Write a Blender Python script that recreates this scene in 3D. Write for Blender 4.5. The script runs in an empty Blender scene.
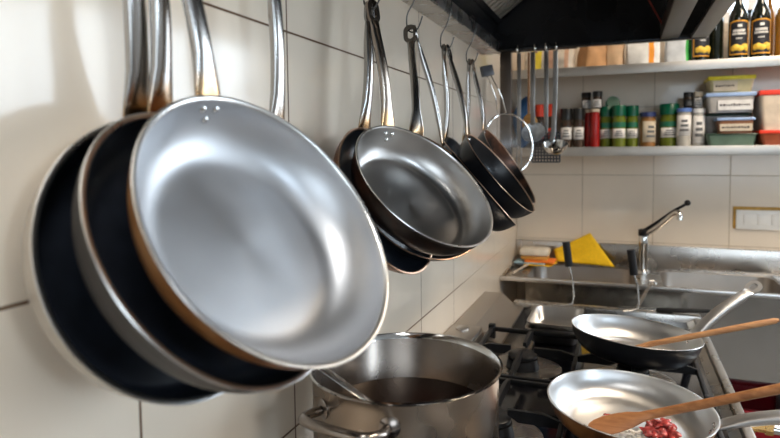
import bpy, bmesh, math, random
from mathutils import Vector, Matrix, noise
random.seed(7)
PI = math.pi
V = Vector
scn = bpy.context.scene
COL = scn.collection

# ------------------------------------------------------------------ materials
def newmat(name):
    m = bpy.data.materials.new(name); m.use_nodes = True
    nt = m.node_tree
    return m, nt, nt.nodes['Principled BSDF'], nt.nodes, nt.links

def ramp(N, stops):
    r = N.new('ShaderNodeValToRGB')
    e = r.color_ramp.elements
    e[0].position, e[0].color = stops[0][0], (*stops[0][1], 1)
    e[1].position, e[1].color = stops[-1][0], (*stops[-1][1], 1)
    for p, c in stops[1:-1]:
        k = e.new(p); k.color = (*c, 1)
    return r

def plain(name, col, rough=.5, metal=0, noise_amt=.12, scale=30, bump=0, coat=0, trans=0, ior=1.45, spec=.5):
    m, nt, b, N, L = newmat(name)
    tc = N.new('ShaderNodeTexCoord'); nz = N.new('ShaderNodeTexNoise')
    nz.inputs['Scale'].default_value = scale; nz.inputs['Detail'].default_value = 4
    L.new(tc.outputs['Object'], nz.inputs['Vector'])
    lo = tuple(c*(1-noise_amt) for c in col); hi = tuple(min(1, c*(1+noise_amt)) for c in col)
    r = ramp(N, [(.3, lo), (.7, hi)])
    L.new(nz.outputs['Fac'], r.inputs['Fac']); L.new(r.outputs['Color'], b.inputs['Base Color'])
    b.inputs['Roughness'].default_value = rough; b.inputs['Metallic'].default_value = metal
    b.inputs['Coat Weight'].default_value = coat; b.inputs['Transmission Weight'].default_value = trans
    b.inputs['IOR'].default_value = ior; b.inputs['Specular IOR Level'].default_value = spec
    if bump:
        bp = N.new('ShaderNodeBump'); bp.inputs['Strength'].default_value = bump; bp.inputs['Distance'].default_value = .002
        L.new(nz.outputs['Fac'], bp.inputs['Height']); L.new(bp.outputs['Normal'], b.inputs['Normal'])
    return m

def brushed(name, col, rough=.3, radial=False, stretch=(1, 1, 60), scale=20, aniso=.5, bump=.04, var=.08):
    m, nt, b, N, L = newmat(name)
    tc = N.new('ShaderNodeTexCoord'); nz = N.new('ShaderNodeTexNoise')
    nz.inputs['Detail'].default_value = 2
    if radial:
        sx = N.new('ShaderNodeSeparateXYZ'); L.new(tc.outputs['Object'], sx.inputs[0])
        cx = N.new('ShaderNodeCombineXYZ'); L.new(sx.outputs['X'], cx.inputs['X']); L.new(sx.outputs['Y'], cx.inputs['Y'])
        ln = N.new('ShaderNodeVectorMath'); ln.operation = 'LENGTH'; L.new(cx.outputs[0], ln.inputs[0])
        mu = N.new('ShaderNodeMath'); mu.operation = 'MULTIPLY'; mu.inputs[1].default_value = 22
        L.new(ln.outputs['Value'], mu.inputs[0])
        c2 = N.new('ShaderNodeCombineXYZ'); L.new(mu.outputs[0], c2.inputs['X'])
        m2 = N.new('ShaderNodeVectorMath'); m2.operation = 'MULTIPLY'; m2.inputs[1].default_value = (.7, .7, .7)
        L.new(tc.outputs['Object'], m2.inputs[0])
        ad = N.new('ShaderNodeVectorMath'); ad.operation = 'ADD'
        L.new(c2.outputs[0], ad.inputs[0]); L.new(m2.outputs[0], ad.inputs[1]); L.new(ad.outputs[0], nz.inputs['Vector'])
        nz.inputs['Scale'].default_value = 8
        tg = N.new('ShaderNodeTangent'); tg.direction_type = 'RADIAL'; tg.axis = 'Z'
        L.new(tg.outputs[0], b.inputs['Tangent'])
    else:
        mp = N.new('ShaderNodeMapping'); mp.inputs['Scale'].default_value = stretch
        L.new(tc.outputs['Object'], mp.inputs[0]); L.new(mp.outputs[0], nz.inputs['Vector'])
        nz.inputs['Scale'].default_value = scale
    b.inputs['Anisotropic'].default_value = aniso if radial else 0
    b.inputs['Metallic'].default_value = 1
    n2 = N.new('ShaderNodeTexNoise'); n2.inputs['Scale'].default_value = 14; n2.inputs['Detail'].default_value = 2
    L.new(tc.outputs['Object'], n2.inputs['Vector'])
    r = ramp(N, [(.15, tuple(c*(1-var) for c in col)), (.85, tuple(min(1, c*(1+var)) for c in col))])
    L.new(n2.outputs['Fac'], r.inputs['Fac']); L.new(r.outputs['Color'], b.inputs['Base Color'])
    mr = N.new('ShaderNodeMapRange'); mr.inputs['From Min'].default_value = .1; mr.inputs['From Max'].default_value = .9
    mr.inputs['To Min'].default_value = rough*.8; mr.inputs['To Max'].default_value = rough*1.25
    L.new(n2.outputs['Fac'], mr.inputs['Value']); L.new(mr.outputs[0], b.inputs['Roughness'])
    bp = N.new('ShaderNodeBump'); bp.inputs['Strength'].default_value = bump; bp.inputs['Distance'].default_value = .002
    L.new(nz.outputs['Fac'], bp.inputs['Height']); L.new(bp.outputs['Normal'], b.inputs['Normal'])
    return m

def burnt(name, c1, c2, c3, rough=.45, metal=.7):
    """scorched pan outside: blotches of burnt-on grease"""
    m, nt, b, N, L = newmat(name)
    tc = N.new('ShaderNodeTexCoord'); nz = N.new('ShaderNodeTexNoise')
    nz.inputs['Scale'].default_value = 11; nz.inputs['Detail'].default_value = 7; nz.inputs['Distortion'].default_value = .6
    L.new(tc.outputs['Object'], nz.inputs['Vector'])
    r = ramp(N, [(.33, c1), (.52, c2), (.68, c3)])
    L.new(nz.outputs['Fac'], r.inputs['Fac']); L.new(r.outputs['Color'], b.inputs['Base Color'])
    b.inputs['Roughness'].default_value = rough; b.inputs['Metallic'].default_value = metal
    bp = N.new('ShaderNodeBump'); bp.inputs['Strength'].default_value = .15; bp.inputs['Distance'].default_value = .002
    L.new(nz.outputs['Fac'], bp.inputs['Height']); L.new(bp.outputs['Normal'], b.inputs['Normal'])
    return m

def handle_mat(name, steel, tint, x0, x1, dark=(.25, .17, .11)):
    """polished steel, heat-tinted brown where it meets the pan (pan-local x)"""
    m, nt, b, N, L = newmat(name)
    tc = N.new('ShaderNodeTexCoord'); sx = N.new('ShaderNodeSeparateXYZ'); L.new(tc.outputs['Object'], sx.inputs[0])
    nz = N.new('ShaderNodeTexNoise'); nz.inputs['Scale'].default_value = 30; L.new(tc.outputs['Object'], nz.inputs['Vector'])
    ad = N.new('ShaderNodeMath'); ad.operation = 'MULTIPLY_ADD'; ad.inputs[1].default_value = .05
    L.new(nz.outputs['Fac'], ad.inputs[0]); L.new(sx.outputs['X'], ad.inputs[2])
    mr = N.new('ShaderNodeMapRange'); mr.inputs['From Min'].default_value = x0+.025; mr.inputs['From Max'].default_value = x1+.025
    L.new(ad.outputs[0], mr.inputs['Value'])
    r = ramp(N, [(0, dark), (.04, tint), (.10, tuple((a+b_)/2 for a, b_ in zip(steel, tint))), (.17, steel), (.8, steel), (1, tuple(.75*s for s in steel))])
    L.new(mr.outputs[0], r.inputs['Fac']); L.new(r.outputs['Color'], b.inputs['Base Color'])
    b.inputs['Metallic'].default_value = 1; b.inputs['Roughness'].default_value = .2
    return m

def tile_mat(name, axis, x0, z0, tile=(.82, .705, .57), groutd=(.12, .055, .02), groutl=(.42, .36, .29), split=None):
    """square glazed wall tiles, grid of .28 m in world metres"""
    m, nt, b, N, L = newmat(name)
    T = .28
    tc = N.new('ShaderNodeTexCoord'); sx = N.new('ShaderNodeSeparateXYZ'); L.new(tc.outputs['Object'], sx.inputs[0])
    def M(op, a, bb=None, c=None):
        n = N.new('ShaderNodeMath'); n.operation = op
        for i, v in enumerate((a, bb, c)):
            if v is None: continue
            if isinstance(v, (int, float)): n.inputs[i].default_value = v
            else: L.new(v, n.inputs[i])
        return n.outputs[0]
    u = M('DIVIDE', M('SUBTRACT', sx.outputs[axis], x0), T); v = M('DIVIDE', M('SUBTRACT', sx.outputs['Z'], z0), T)
    def edge(w):
        f = M('FRACT', w); return M('MINIMUM', f, M('SUBTRACT', 1., f))
    d = M('MINIMUM', edge(u), edge(v))
    mr = N.new('ShaderNodeMapRange'); mr.interpolation_type = 'SMOOTHSTEP'
    mr.inputs['From Min'].default_value = .0035; mr.inputs['From Max'].default_value = .0075
    L.new(d, mr.inputs['Value'])
    nz = N.new('ShaderNodeTexNoise'); nz.inputs['Scale'].default_value = 3.2; nz.inputs['Detail'].default_value = 5
    L.new(tc.outputs['Object'], nz.inputs['Vector'])
    tr = ramp(N, [(.3, tuple(c*.94 for c in tile)), (.7, tuple(min(1, c*1.05) for c in tile))]); L.new(nz.outputs['Fac'], tr.inputs['Fac'])
    # per tile tint
    fl = N.new('ShaderNodeCombineXYZ'); L.new(M('FLOOR', u), fl.inputs[0]); L.new(M('FLOOR', v), fl.inputs[1])
    wn = N.new('ShaderNodeTexWhiteNoise'); L.new(fl.outputs[0], wn.inputs['Vector'])
    hs = N.new('ShaderNodeHueSaturation'); L.new(M('MULTIPLY_ADD', wn.outputs['Value'], .06, .97), hs.inputs['Value']); L.new(tr.outputs['Color'], hs.inputs['Color'])
    n3 = N.new('ShaderNodeTexNoise'); n3.inputs['Scale'].default_value = 2.3; L.new(tc.outputs['Object'], n3.inputs['Vector'])
    gr = ramp(N, [(.4, groutd), (.62, groutl)])
    if split is not None:
        mp = N.new('ShaderNodeMapRange'); mp.inputs['From Min'].default_value = split[0]; mp.inputs['From Max'].default_value = split[1]
        L.new(sx.outputs[axis], mp.inputs['Value']); L.new(M('MULTIPLY_ADD', n3.outputs['Fac'], .5, M('MULTIPLY', mp.outputs[0], .45)), gr.inputs['Fac'])
    else: L.new(n3.outputs['Fac'], gr.inputs['Fac'])
    mx = N.new('ShaderNodeMix'); mx.data_type = 'RGBA'
    L.new(mr.outputs[0], mx.inputs['Factor']); L.new(gr.outputs['Color'], mx.inputs['A']); L.new(hs.outputs['Color'], mx.inputs['B'])
    L.new(mx.outputs['Result'], b.inputs['Base Color'])
    rr = M('SUBTRACT', .75, M('MULTIPLY', mr.outputs[0], .62)); L.new(rr, b.inputs['Roughness'])
    bp = N.new('ShaderNodeBump'); bp.inputs['Strength'].default_value = .5; bp.inputs['Distance'].default_value = .0015
    L.new(mr.outputs[0], bp.inputs['Height'])
    b2 = N.new('ShaderNodeBump'); b2.inputs['Strength'].default_value = .05; b2.inputs['Distance'].default_value = .01
    n4 = N.new('ShaderNodeTexNoise'); n4.inputs['Scale'].default_value = 7; L.new(tc.outputs['Object'], n4.inputs['Vector'])
    L.new(n4.outputs['Fac'], b2.inputs['Height']); L.new(bp.outputs['Normal'], b2.inputs['Normal']); L.new(b2.outputs['Normal'], b.inputs['Normal'])
    b.inputs['Specular IOR Level'].default_value = .6
    return m

def wood_mat(name, c1, c2, axis_scale=(3, 30, 30)):
    m, nt, b, N, L = newmat(name)
    tc = N.new('ShaderNodeTexCoord'); mp = N.new('ShaderNodeMapping'); mp.inputs['Scale'].default_value = axis_scale
    L.new(tc.outputs['Object'], mp.inputs[0])
    nz = N.new('ShaderNodeTexNoise'); nz.inputs['Scale'].default_value = 5; nz.inputs['Detail'].default_value = 6; nz.inputs['Distortion'].default_value = .5
    L.new(mp.outputs[0], nz.inputs['Vector'])
    r = ramp(N, [(.3, c1), (.7, c2)]); L.new(nz.outputs['Fac'], r.inputs['Fac']); L.new(r.outputs['Color'], b.inputs['Base Color'])
    b.inputs['Roughness'].default_value = .5
    bp = N.new('ShaderNodeBump'); bp.inputs['Strength'].default_value = .15; bp.inputs['Distance'].default_value = .001
    L.new(nz.outputs['Fac'], bp.inputs['Height']); L.new(bp.outputs['Normal'], b.inputs['Normal'])
    return m

M = {}
M['pan_in'] = brushed('satin_aluminium', (.66, .655, .65), .33, radial=True, aniso=.6, bump=.03)
M['pan_in_big'] = brushed('satin_aluminium_light', (.55, .555, .57), .40, radial=True, aniso=.25, bump=.025)
M['pan_in_worn'] = brushed('worn_aluminium', (.50, .48, .46), .30, radial=True, aniso=.6, bump=.03, var=.12)
M['wire_dark'] = plain('dark_wire', (.07, .065, .06), .3, .9)
M['nonstick'] = plain('black_nonstick', (.014, .017, .024), .3, 0, .3, 60, .02, spec=.7)
M['carbon'] = plain('seasoned_black_steel', (.012, .012, .014), .33, 0, .35, 25, .05, coat=.1, spec=.4)
M['outer_cream'] = plain('warm_grey_aluminium', (.55, .50, .44), .35, .8, .15, 12, .05)
M['outer_grey'] = plain('dull_grey_aluminium', (.085, .078, .075), .42, .8, .2, 14, .05)
M['outer_dark'] = plain('dark_dull_aluminium', (.05, .045, .042), .5, .6, .2, 14, .03)
M['burnt_orange'] = burnt('scorched_copper', (.09, .03, .012), (.34, .14, .045), (.50, .25, .10), .38, .35)
M['burnt_dark'] = burnt('scorched_black_brown', (.012, .010, .010), (.028, .017, .013), (.07, .028, .016), .3, .35)
M['burnt_brown'] = burnt('scorched_brown', (.03, .012, .008), (.16, .06, .02), (.28, .11, .035), .4, .6)
M['copper_in'] = burnt('brown_stained_steel', (.008, .007, .007), (.016, .010, .008), (.26, .10, .05), .32, .3)
M['rim_steel'] = brushed('bare_rim_metal', (.80, .79, .77), .28, bump=.01)
M['rim_copper'] = brushed('coppery_rim', (.62, .42, .30), .3, bump=.01)
M['steel'] = brushed('stainless_steel', (.50, .475, .445), .27, stretch=(60, 2, 2), scale=3, bump=.0)
M['steel_y'] = brushed('stainless_steel_long', (.46, .42, .38), .34, stretch=(40, 1, 40), scale=3, bump=.0)
M['steel_dark'] = brushed('dull_stainless', (.30, .28, .26), .35, stretch=(3, 3, 60), scale=5, bump=.0)
M['bright_steel'] = brushed('bright_steel', (.64, .63, .62), .3, bump=0)
M['spoon_grey'] = plain('frosted_steel', (.50, .51, .52), .45, .6, .25, 90)
M['apron_steel'] = brushed('smooth_steel', (.46, .44, .41), .16, stretch=(40, 1, 40), scale=3, bump=.0)
M['filter_steel'] = brushed('satin_filter_steel', (.80, .74, .66), .5, bump=0)
M['shelf_steel'] = brushed('satin_shelf_steel', (.50, .48, .45), .42, bump=0)
M['handle_dark'] = plain('smoked_steel', (.30, .26, .23), .22, 1, .1, 10)
M['lip_steel'] = brushed('greasy_lip_steel', (.26, .22, .19), .3, scale=8, bump=0, var=.3)
M['brown_steel'] = brushed('brownish_steel', (.16, .13, .11), .4, stretch=(60, 3, 3), scale=5)
M['chrome'] = plain('polished_chrome', (.72, .71, .69), .1, 1, .05, 10)
M['pot_steel'] = brushed('pot_steel', (.38, .31, .25), .27, radial=True, aniso=.5, bump=.03, var=.1)
M['pot_inner'] = brushed('pot_inner_steel', (.24, .20, .17), .26, radial=True, aniso=.4, bump=.03, var=.15)
M['iron'] = plain('cast_iron', (.009, .009, .010), .4, 0, .3, 60, .15, spec=.35)
M['black_enamel'] = plain('black_enamel', (.005, .005, .007), .12, 0, .2, 8, 0, spec=.35)
M['hood_black'] = plain('greasy_black_steel', (.022, .023, .026), .27, .6, .35, 9, .05)
M['black_plastic'] = plain('black_plastic', (.008, .008, .009), .45, spec=.3)
M['grey_plastic'] = plain('grey_plastic', (.09, .09, .10), .4)
M['white_plastic'] = plain('white_plastic', (.82, .80, .76), .35, 0, .03)
M['old_sealant'] = plain('yellowed_sealant', (.55, .31, .06), .6, 0, .3, 40)
M['wood'] = wood_mat('beech_wood', (.26, .10, .035), (.44, .19, .07))
M['wood_light'] = wood_mat('light_beech_wood', (.38, .17, .07), (.56, .29, .12))
M['wood_orange'] = wood_mat('orange_wood', (.55, .24, .05), (.72, .36, .10))
M['liquid'] = plain('dark_broth', (.008, .003, .002), .06, 0, .1, 20, coat=0)
M['cloth_yellow'] = plain('yellow_cloth', (.86, .52, .01), .85, 0, .08, 120, .3)
M['cloth_orange'] = plain('orange_cloth', (.85, .22, .03), .85, 0, .08, 120, .3)
M['cloth_blue'] = plain('pale_blue_cloth', (.32, .50, .62), .85, 0, .08, 120, .3)
M['meat'] = plain('raw_red_meat', (.42, .06, .055), .25, 0, .6, 110, .3, coat=.3)
M['onion'] = plain('white_onion', (.85, .83, .78), .35, 0, .05, 60, .1)
M['floor'] = plain('floor_tiles', (.13, .115, .10), .5, 0, .2, 6)
M['plaster'] = plain('grey_plaster', (.30, .29, .28), .8, 0, .04, 6)
M['frame_white'] = plain('white_window_frame', (.8, .8, .8), .4)
M['red_plastic'] = plain('red_plastic', (.20, .004, .010), .3, 0, .1, 10)
M['brass'] = plain('brass', (.62, .40, .16), .25, 1, .1, 30)
M['tile_left'] = tile_mat('cream_wall_tiles_left', 'Y', .705, .9836, groutl=(.46, .38, .28), split=(.9, 2.2))
M['tile_back'] = tile_mat('cream_wall_tiles_back', 'X', 0, .9836, groutd=(.46, .36, .24), groutl=(.56, .48, .38))
def emis(name, col, s):
    m, nt, b, N, L = newmat(name)
    b.inputs['Base Color'].default_value = (*col, 1); b.inputs['Emission Color'].default_value = (*col, 1); b.inputs['Emission Strength'].default_value = s
    return m
M['daylight'] = emis('bright_daylight', (.78, .90, 1.), 3.)
M['daylight_back'] = emis('very_bright_daylight', (.74, .87, 1.), 11.)
M['lamp_panel'] = emis('lit_lamp_panel', (1., .88, .72), 7.)
def simple(name, col, rough=.4, **k):
    if name not in M: M[name] = plain(name, col, rough, **k)
    return M[name]

# ------------------------------------------------------------------ mesh builder
class MB:
    def __init__(s): s.bm = bmesh.new()
    def _mi(s, fs, mi, smooth=True):
        for f in fs: f.material_index = mi; f.smooth = smooth
    def box(s, lo, hi, mi=0, bev=0, mat=None):
        bm2 = bmesh.new(); bmesh.ops.create_cube(bm2, size=1)
        lo, hi = V(lo), V(hi); c = (lo+hi)/2; d = hi-lo
        for v in bm2.verts: v.co = V((v.co.x*d.x, v.co.y*d.y, v.co.z*d.z))+c
        if bev: bmesh.ops.bevel(bm2, geom=bm2.edges[:], offset=bev, segments=2, affect='EDGES', profile=.5)
        if mat is not None: bm2.transform(mat)
        s._mi(bm2.faces, mi); me = bpy.data.meshes.new('t'); bm2.to_mesh(me); s.bm.from_mesh(me); bpy.data.meshes.remove(me); bm2.free()
        return s
    def lathe(s, prof, n=64, mis=None, mat=None, sx=1, sy=1, cap0=True, cap1=False):
        """prof: list of (r,z); mis: material index per segment"""
        rings = []
        mt = mat or Matrix.Identity(4)
        for r, z in prof:
            if r < 1e-6: rings.append([s.bm.verts.new(mt @ V((0, 0, z)))])
            else: rings.append([s.bm.verts.new(mt @ V((r*sx*math.cos(2*PI*k/n), r*sy*math.sin(2*PI*k/n), z))) for k in range(n)])
        for i in range(len(rings)-1):
            a, b = rings[i], rings[i+1]; mi = mis[i] if mis else 0
            for k in range(n):
                k2 = (k+1) % n
                if len(a) == 1 and len(b) == 1: break
                if len(a) == 1: f = s.bm.faces.new((a[0], b[k2], b[k]))
                elif len(b) == 1: f = s.bm.faces.new((a[k], a[k2], b[0]))
                else: f = s.bm.faces.new((a[k], a[k2], b[k2], b[k]))
                f.material_index = mi; f.smooth = True
        return s
    def sweep(s, pts, secs, side, mi=0, caps=True, closed=False):
        pts = [V(p) for p in pts]; n = len(pts); rings = []
        for i, p in enumerate(pts):
            if closed: t = pts[(i+1) % n]-pts[i-1]
            else: t = pts[min(i+1, n-1)]-pts[max(i-1, 0)]
            t.normalize()
            sd = side(i) if callable(side) else V(side)
            S = sd-t*sd.dot(t)
            S = S.normalized(); Nn = t.cross(S)
            sec = secs(i/(n-1)) if callable(secs) else secs
            rings.append([s.bm.verts.new(p+S*u+Nn*v) for u, v in sec])
        m = len(rings[0])
        for i in range(n if closed else n-1):
            a, b = rings[i], rings[(i+1) % n]
            for k in range(m):
                f = s.bm.faces.new((a[k], a[(k+1) % m], b[(k+1) % m], b[k])); f.material_index = mi; f.smooth = True
        if caps and not closed:
            for r_ in (rings[0][::-1], rings[-1]):
                f = s.bm.faces.new(r_); f.material_index = mi
        return s
    def tube(s, pts, r, n=10, mi=0, closed=False):
        """round tube with a parallel-carried frame"""
        pts = [V(p) for p in pts]; N_ = len(pts); rings = []
        t0 = (pts[1]-pts[0]).normalized(); S = t0.orthogonal().normalized()
        for i, p in enumerate(pts):
            t = (pts[(i+1) % N_]-pts[i-1]) if closed else (pts[min(i+1, N_-1)]-pts[max(i-1, 0)])
            t.normalize(); S = (S-t*S.dot(t)).normalized(); B = t.cross(S)
            rr = r(i/(N_-1)) if callable(r) else r
            rings.append([s.bm.verts.new(p+(S*math.cos(2*PI*k/n)+B*math.sin(2*PI*k/n))*rr) for k in range(n)])
        for i in range(N_ if closed else N_-1):
            a, b = rings[i], rings[(i+1) % N_]
            for k in range(n):
                f = s.bm.faces.new((a[k], a[(k+1) % n], b[(k+1) % n], b[k])); f.material_index = mi; f.smooth = True
        if not closed:
            for r_ in (rings[0][::-1], rings[-1]):
                f = s.bm.faces.new(r_); f.material_index = mi; f.smooth = True
        return s
    def ball(s, c, r, sub=3, mi=0, sc=(1, 1, 1), rough=0, freq=30, seed=0):
        bm2 = bmesh.new(); bmesh.ops.create_icosphere(bm2, subdivisions=sub, radius=r)
        for v in bm2.verts:
            if rough: v.co *= 1+rough*noise.noise(v.co*freq+V((seed*7.3, seed*1.7, 0)))
            v.co = V((v.co.x*sc[0], v.co.y*sc[1], v.co.z*sc[2]))+V(c)
        s._mi(bm2.faces, mi); me = bpy.data.meshes.new('t'); bm2.to_mesh(me); s.bm.from_mesh(me); bpy.data.meshes.remove(me); bm2.free()
        return s
    def prism(s, poly, axis_m, thick, mi=0):
        """flat polygon (x,y) extruded along local z, placed by matrix"""
        a = [s.bm.verts.new(axis_m @ V((x, y, 0))) for x, y in poly]; b = [s.bm.verts.new(axis_m @ V((x, y, thick))) for x, y in poly]
        fs = [s.bm.faces.new(a[::-1]), s.bm.faces.new(b)]
        for k in range(len(a)): fs.append(s.bm.faces.new((a[k], a[(k+1) % len(a)], b[(k+1) % len(a)], b[k])))
        s._mi(fs, mi); return s
    def build(s, name, mats, parent=None, label=None, angle=40, loc=None):
        if not isinstance(mats, (list, tuple)): mats = [mats]
        bmesh.ops.recalc_face_normals(s.bm, faces=s.bm.faces[:])
        if loc is not None:
            for v in s.bm.verts: v.co -= V(loc)
        me = bpy.data.meshes.new(name); s.bm.to_mesh(me); s.bm.free()
        for m in mats: me.materials.append(M[m] if isinstance(m, str) else m)
        me.set_sharp_from_angle(angle=math.radians(angle))
        o = bpy.data.objects.new(name, me); COL.objects.link(o)
        if loc is not None: o.location = loc
        if parent is not None: o.parent = parent
        if label: o['label'] = label
        return o

def tag(o, label, cat, group=None):
    o['label'] = label; o['category'] = cat
    if group: o['group'] = group
    return o
def empty(name, label, cat, mat=None, loc=None, group=None):
    o = bpy.data.objects.new(name, None); COL.objects.link(o); o.empty_display_size = .02
    if mat is not None: o.matrix_world = mat
    if loc is not None: o.location = loc
    return tag(o, label, cat, group)
def struct(o): o['kind'] = 'structure'; return o
def frame(origin, x, z):
    x = V(x).normalized(); z = V(z).normalized(); x = (x-z*x.dot(z)).normalized(); y = z.cross(x)
    m = Matrix((x, y, z)).transposed().to_4x4(); m.translation = V(origin); return m
def rsec(w, t, n=16, p=3.):
    out = []
    for k in range(n):
        a = 2*PI*k/n; c, s_ = math.cos(a), math.sin(a)
        out.append((w/2*math.copysign(abs(c)**(2/p), c), t/2*math.copysign(abs(s_)**(2/p), s_)))
    return out
def bez(p0, p1, p2, p3, n=18):
    p0, p1, p2, p3 = map(V, (p0, p1, p2, p3)); o = []
    for i in range(n+1):
        t = i/n; o.append(p0*(1-t)**3+p1*3*t*(1-t)**2+p2*3*t*t*(1-t)+p3*t**3)
    return o
def lerpk(keys, t):
    for (a, va), (b, vb) in zip(keys, keys[1:]):
        if t <= b:
            k = (t-a)/(b-a); k = k*k*(3-2*k); return va+(vb-va)*k
    return keys[-1][1]

# ------------------------------------------------------------------ room
LX, LY0, LZ = 4.0, -2.4, 2.75
YB = 2.586
def wallbox(name, lo, hi, mat): return struct(MB().box(lo, hi).build(name, mat))
wallbox('wall_left', (-.12, LY0, 0), (0, YB, LZ), 'tile_left')
# back wall with a big glazed door at the right, outside the frame
WX0, WX1, WZ0, WZ1 = 2.35, 3.75, .35, 2.45
w = MB(); w.box((-.12, YB, 0), (.70, YB+.12, LZ)); w.box((.70, YB, 0), (1.12, YB+.12, 1.86)); w.box((.70, YB, WZ1), (1.12, YB+.12, LZ)); w.box((1.12, YB, 0), (1.38, YB+.12, LZ)); w.box((1.38, YB, 0), (2.20, YB+.12, 1.05)); w.box((1.38, YB, WZ1), (2.20, YB+.12, LZ)); w.box((2.20, YB, 0), (WX0, YB+.12, LZ)); w.box((WX1, YB, 0), (LX+.12, YB+.12, LZ)); w.box((WX0, YB, 0), (WX1, YB+.12, WZ0)); w.box((WX0, YB, WZ1), (WX1, YB+.12, LZ))
struct(w.build('wall_back', 'tile_back'))
w = MB(); w.box((LX, LY0, 0), (LX+.12, -1.3, LZ)); w.box((LX, -.7, 0), (LX+.12, YB, LZ)); w.box((LX, -1.3, 0), (LX+.12, -.7, 1.7)); w.box((LX, -1.3, 2.4), (LX+.12, -.7, LZ))
struct(w.build('wall_right', 'plaster'))
w = MB(); w.box((-.12, LY0-.12, 0), (.9, LY0, LZ)); w.box((2.9, LY0-.12, 0), (LX+.12, LY0, LZ)); w.box((.9, LY0-.12, 0), (2.9, LY0, .9)); w.box((.9, LY0-.12, 2.3), (2.9, LY0, LZ))
struct(w.build('wall_front', 'plaster'))
wallbox('floor', (-.12, LY0-.12, -.05), (LX+.12, YB+.12, 0), 'floor')
wallbox('ceiling', (-.12, LY0-.12, LZ), (LX+.12, YB+.12, LZ+.05), 'plaster')
def window(name, x0, x1, z0, z1, y, s):
    f = MB()
    for a, b in (((x0, z0), (x0+.05, z1)), ((x1-.05, z0), (x1, z1)), ((x0, z0), (x1, z0+.05)), ((x0, z1-.05), (x1, z1)), (((x0+x1)/2-.02, z0), ((x0+x1)/2+.02, z1))):
        f.box((a[0], y-.02, a[1]), (b[0], y+.02, b[1]))
    o = struct(f.build(name, 'frame_white'))
    g = MB().box((x0+.04, y+.005, z0+.04), (x1-.04, y+.012, z1-.04)).build('window_pane', 'daylight_back' if y > 0 else 'daylight', o)
    return o
window('window_1', WX0, WX1, WZ0, WZ1, YB+.05, 1)
window('window_3', 1.38, 2.20, 1.05, WZ1, YB+.05, 1)
window('window_5', .70, 1.12, 1.86, WZ1, YB+.05, 1)
window('window_2', .9, 2.9, .9, 2.3, LY0-.06, -1)
f = MB()
for a, b in (((-1.3, 1.7), (-1.25, 2.4)), ((-.75, 1.7), (-.7, 2.4)), ((-1.3, 1.7), (-.7, 1.75)), ((-1.3, 2.35), (-.7, 2.4))): f.box((LX+.03, a[0], a[1]), (LX+.07, b[0], b[1]))
o = struct(f.build('added_window', 'frame_white')); MB().box((LX+.05, -1.26, 1.74), (LX+.06, -.74, 2.36)).build('window_pane', 'daylight', o)  # unseen window added to go with the cool fill from the right

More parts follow.
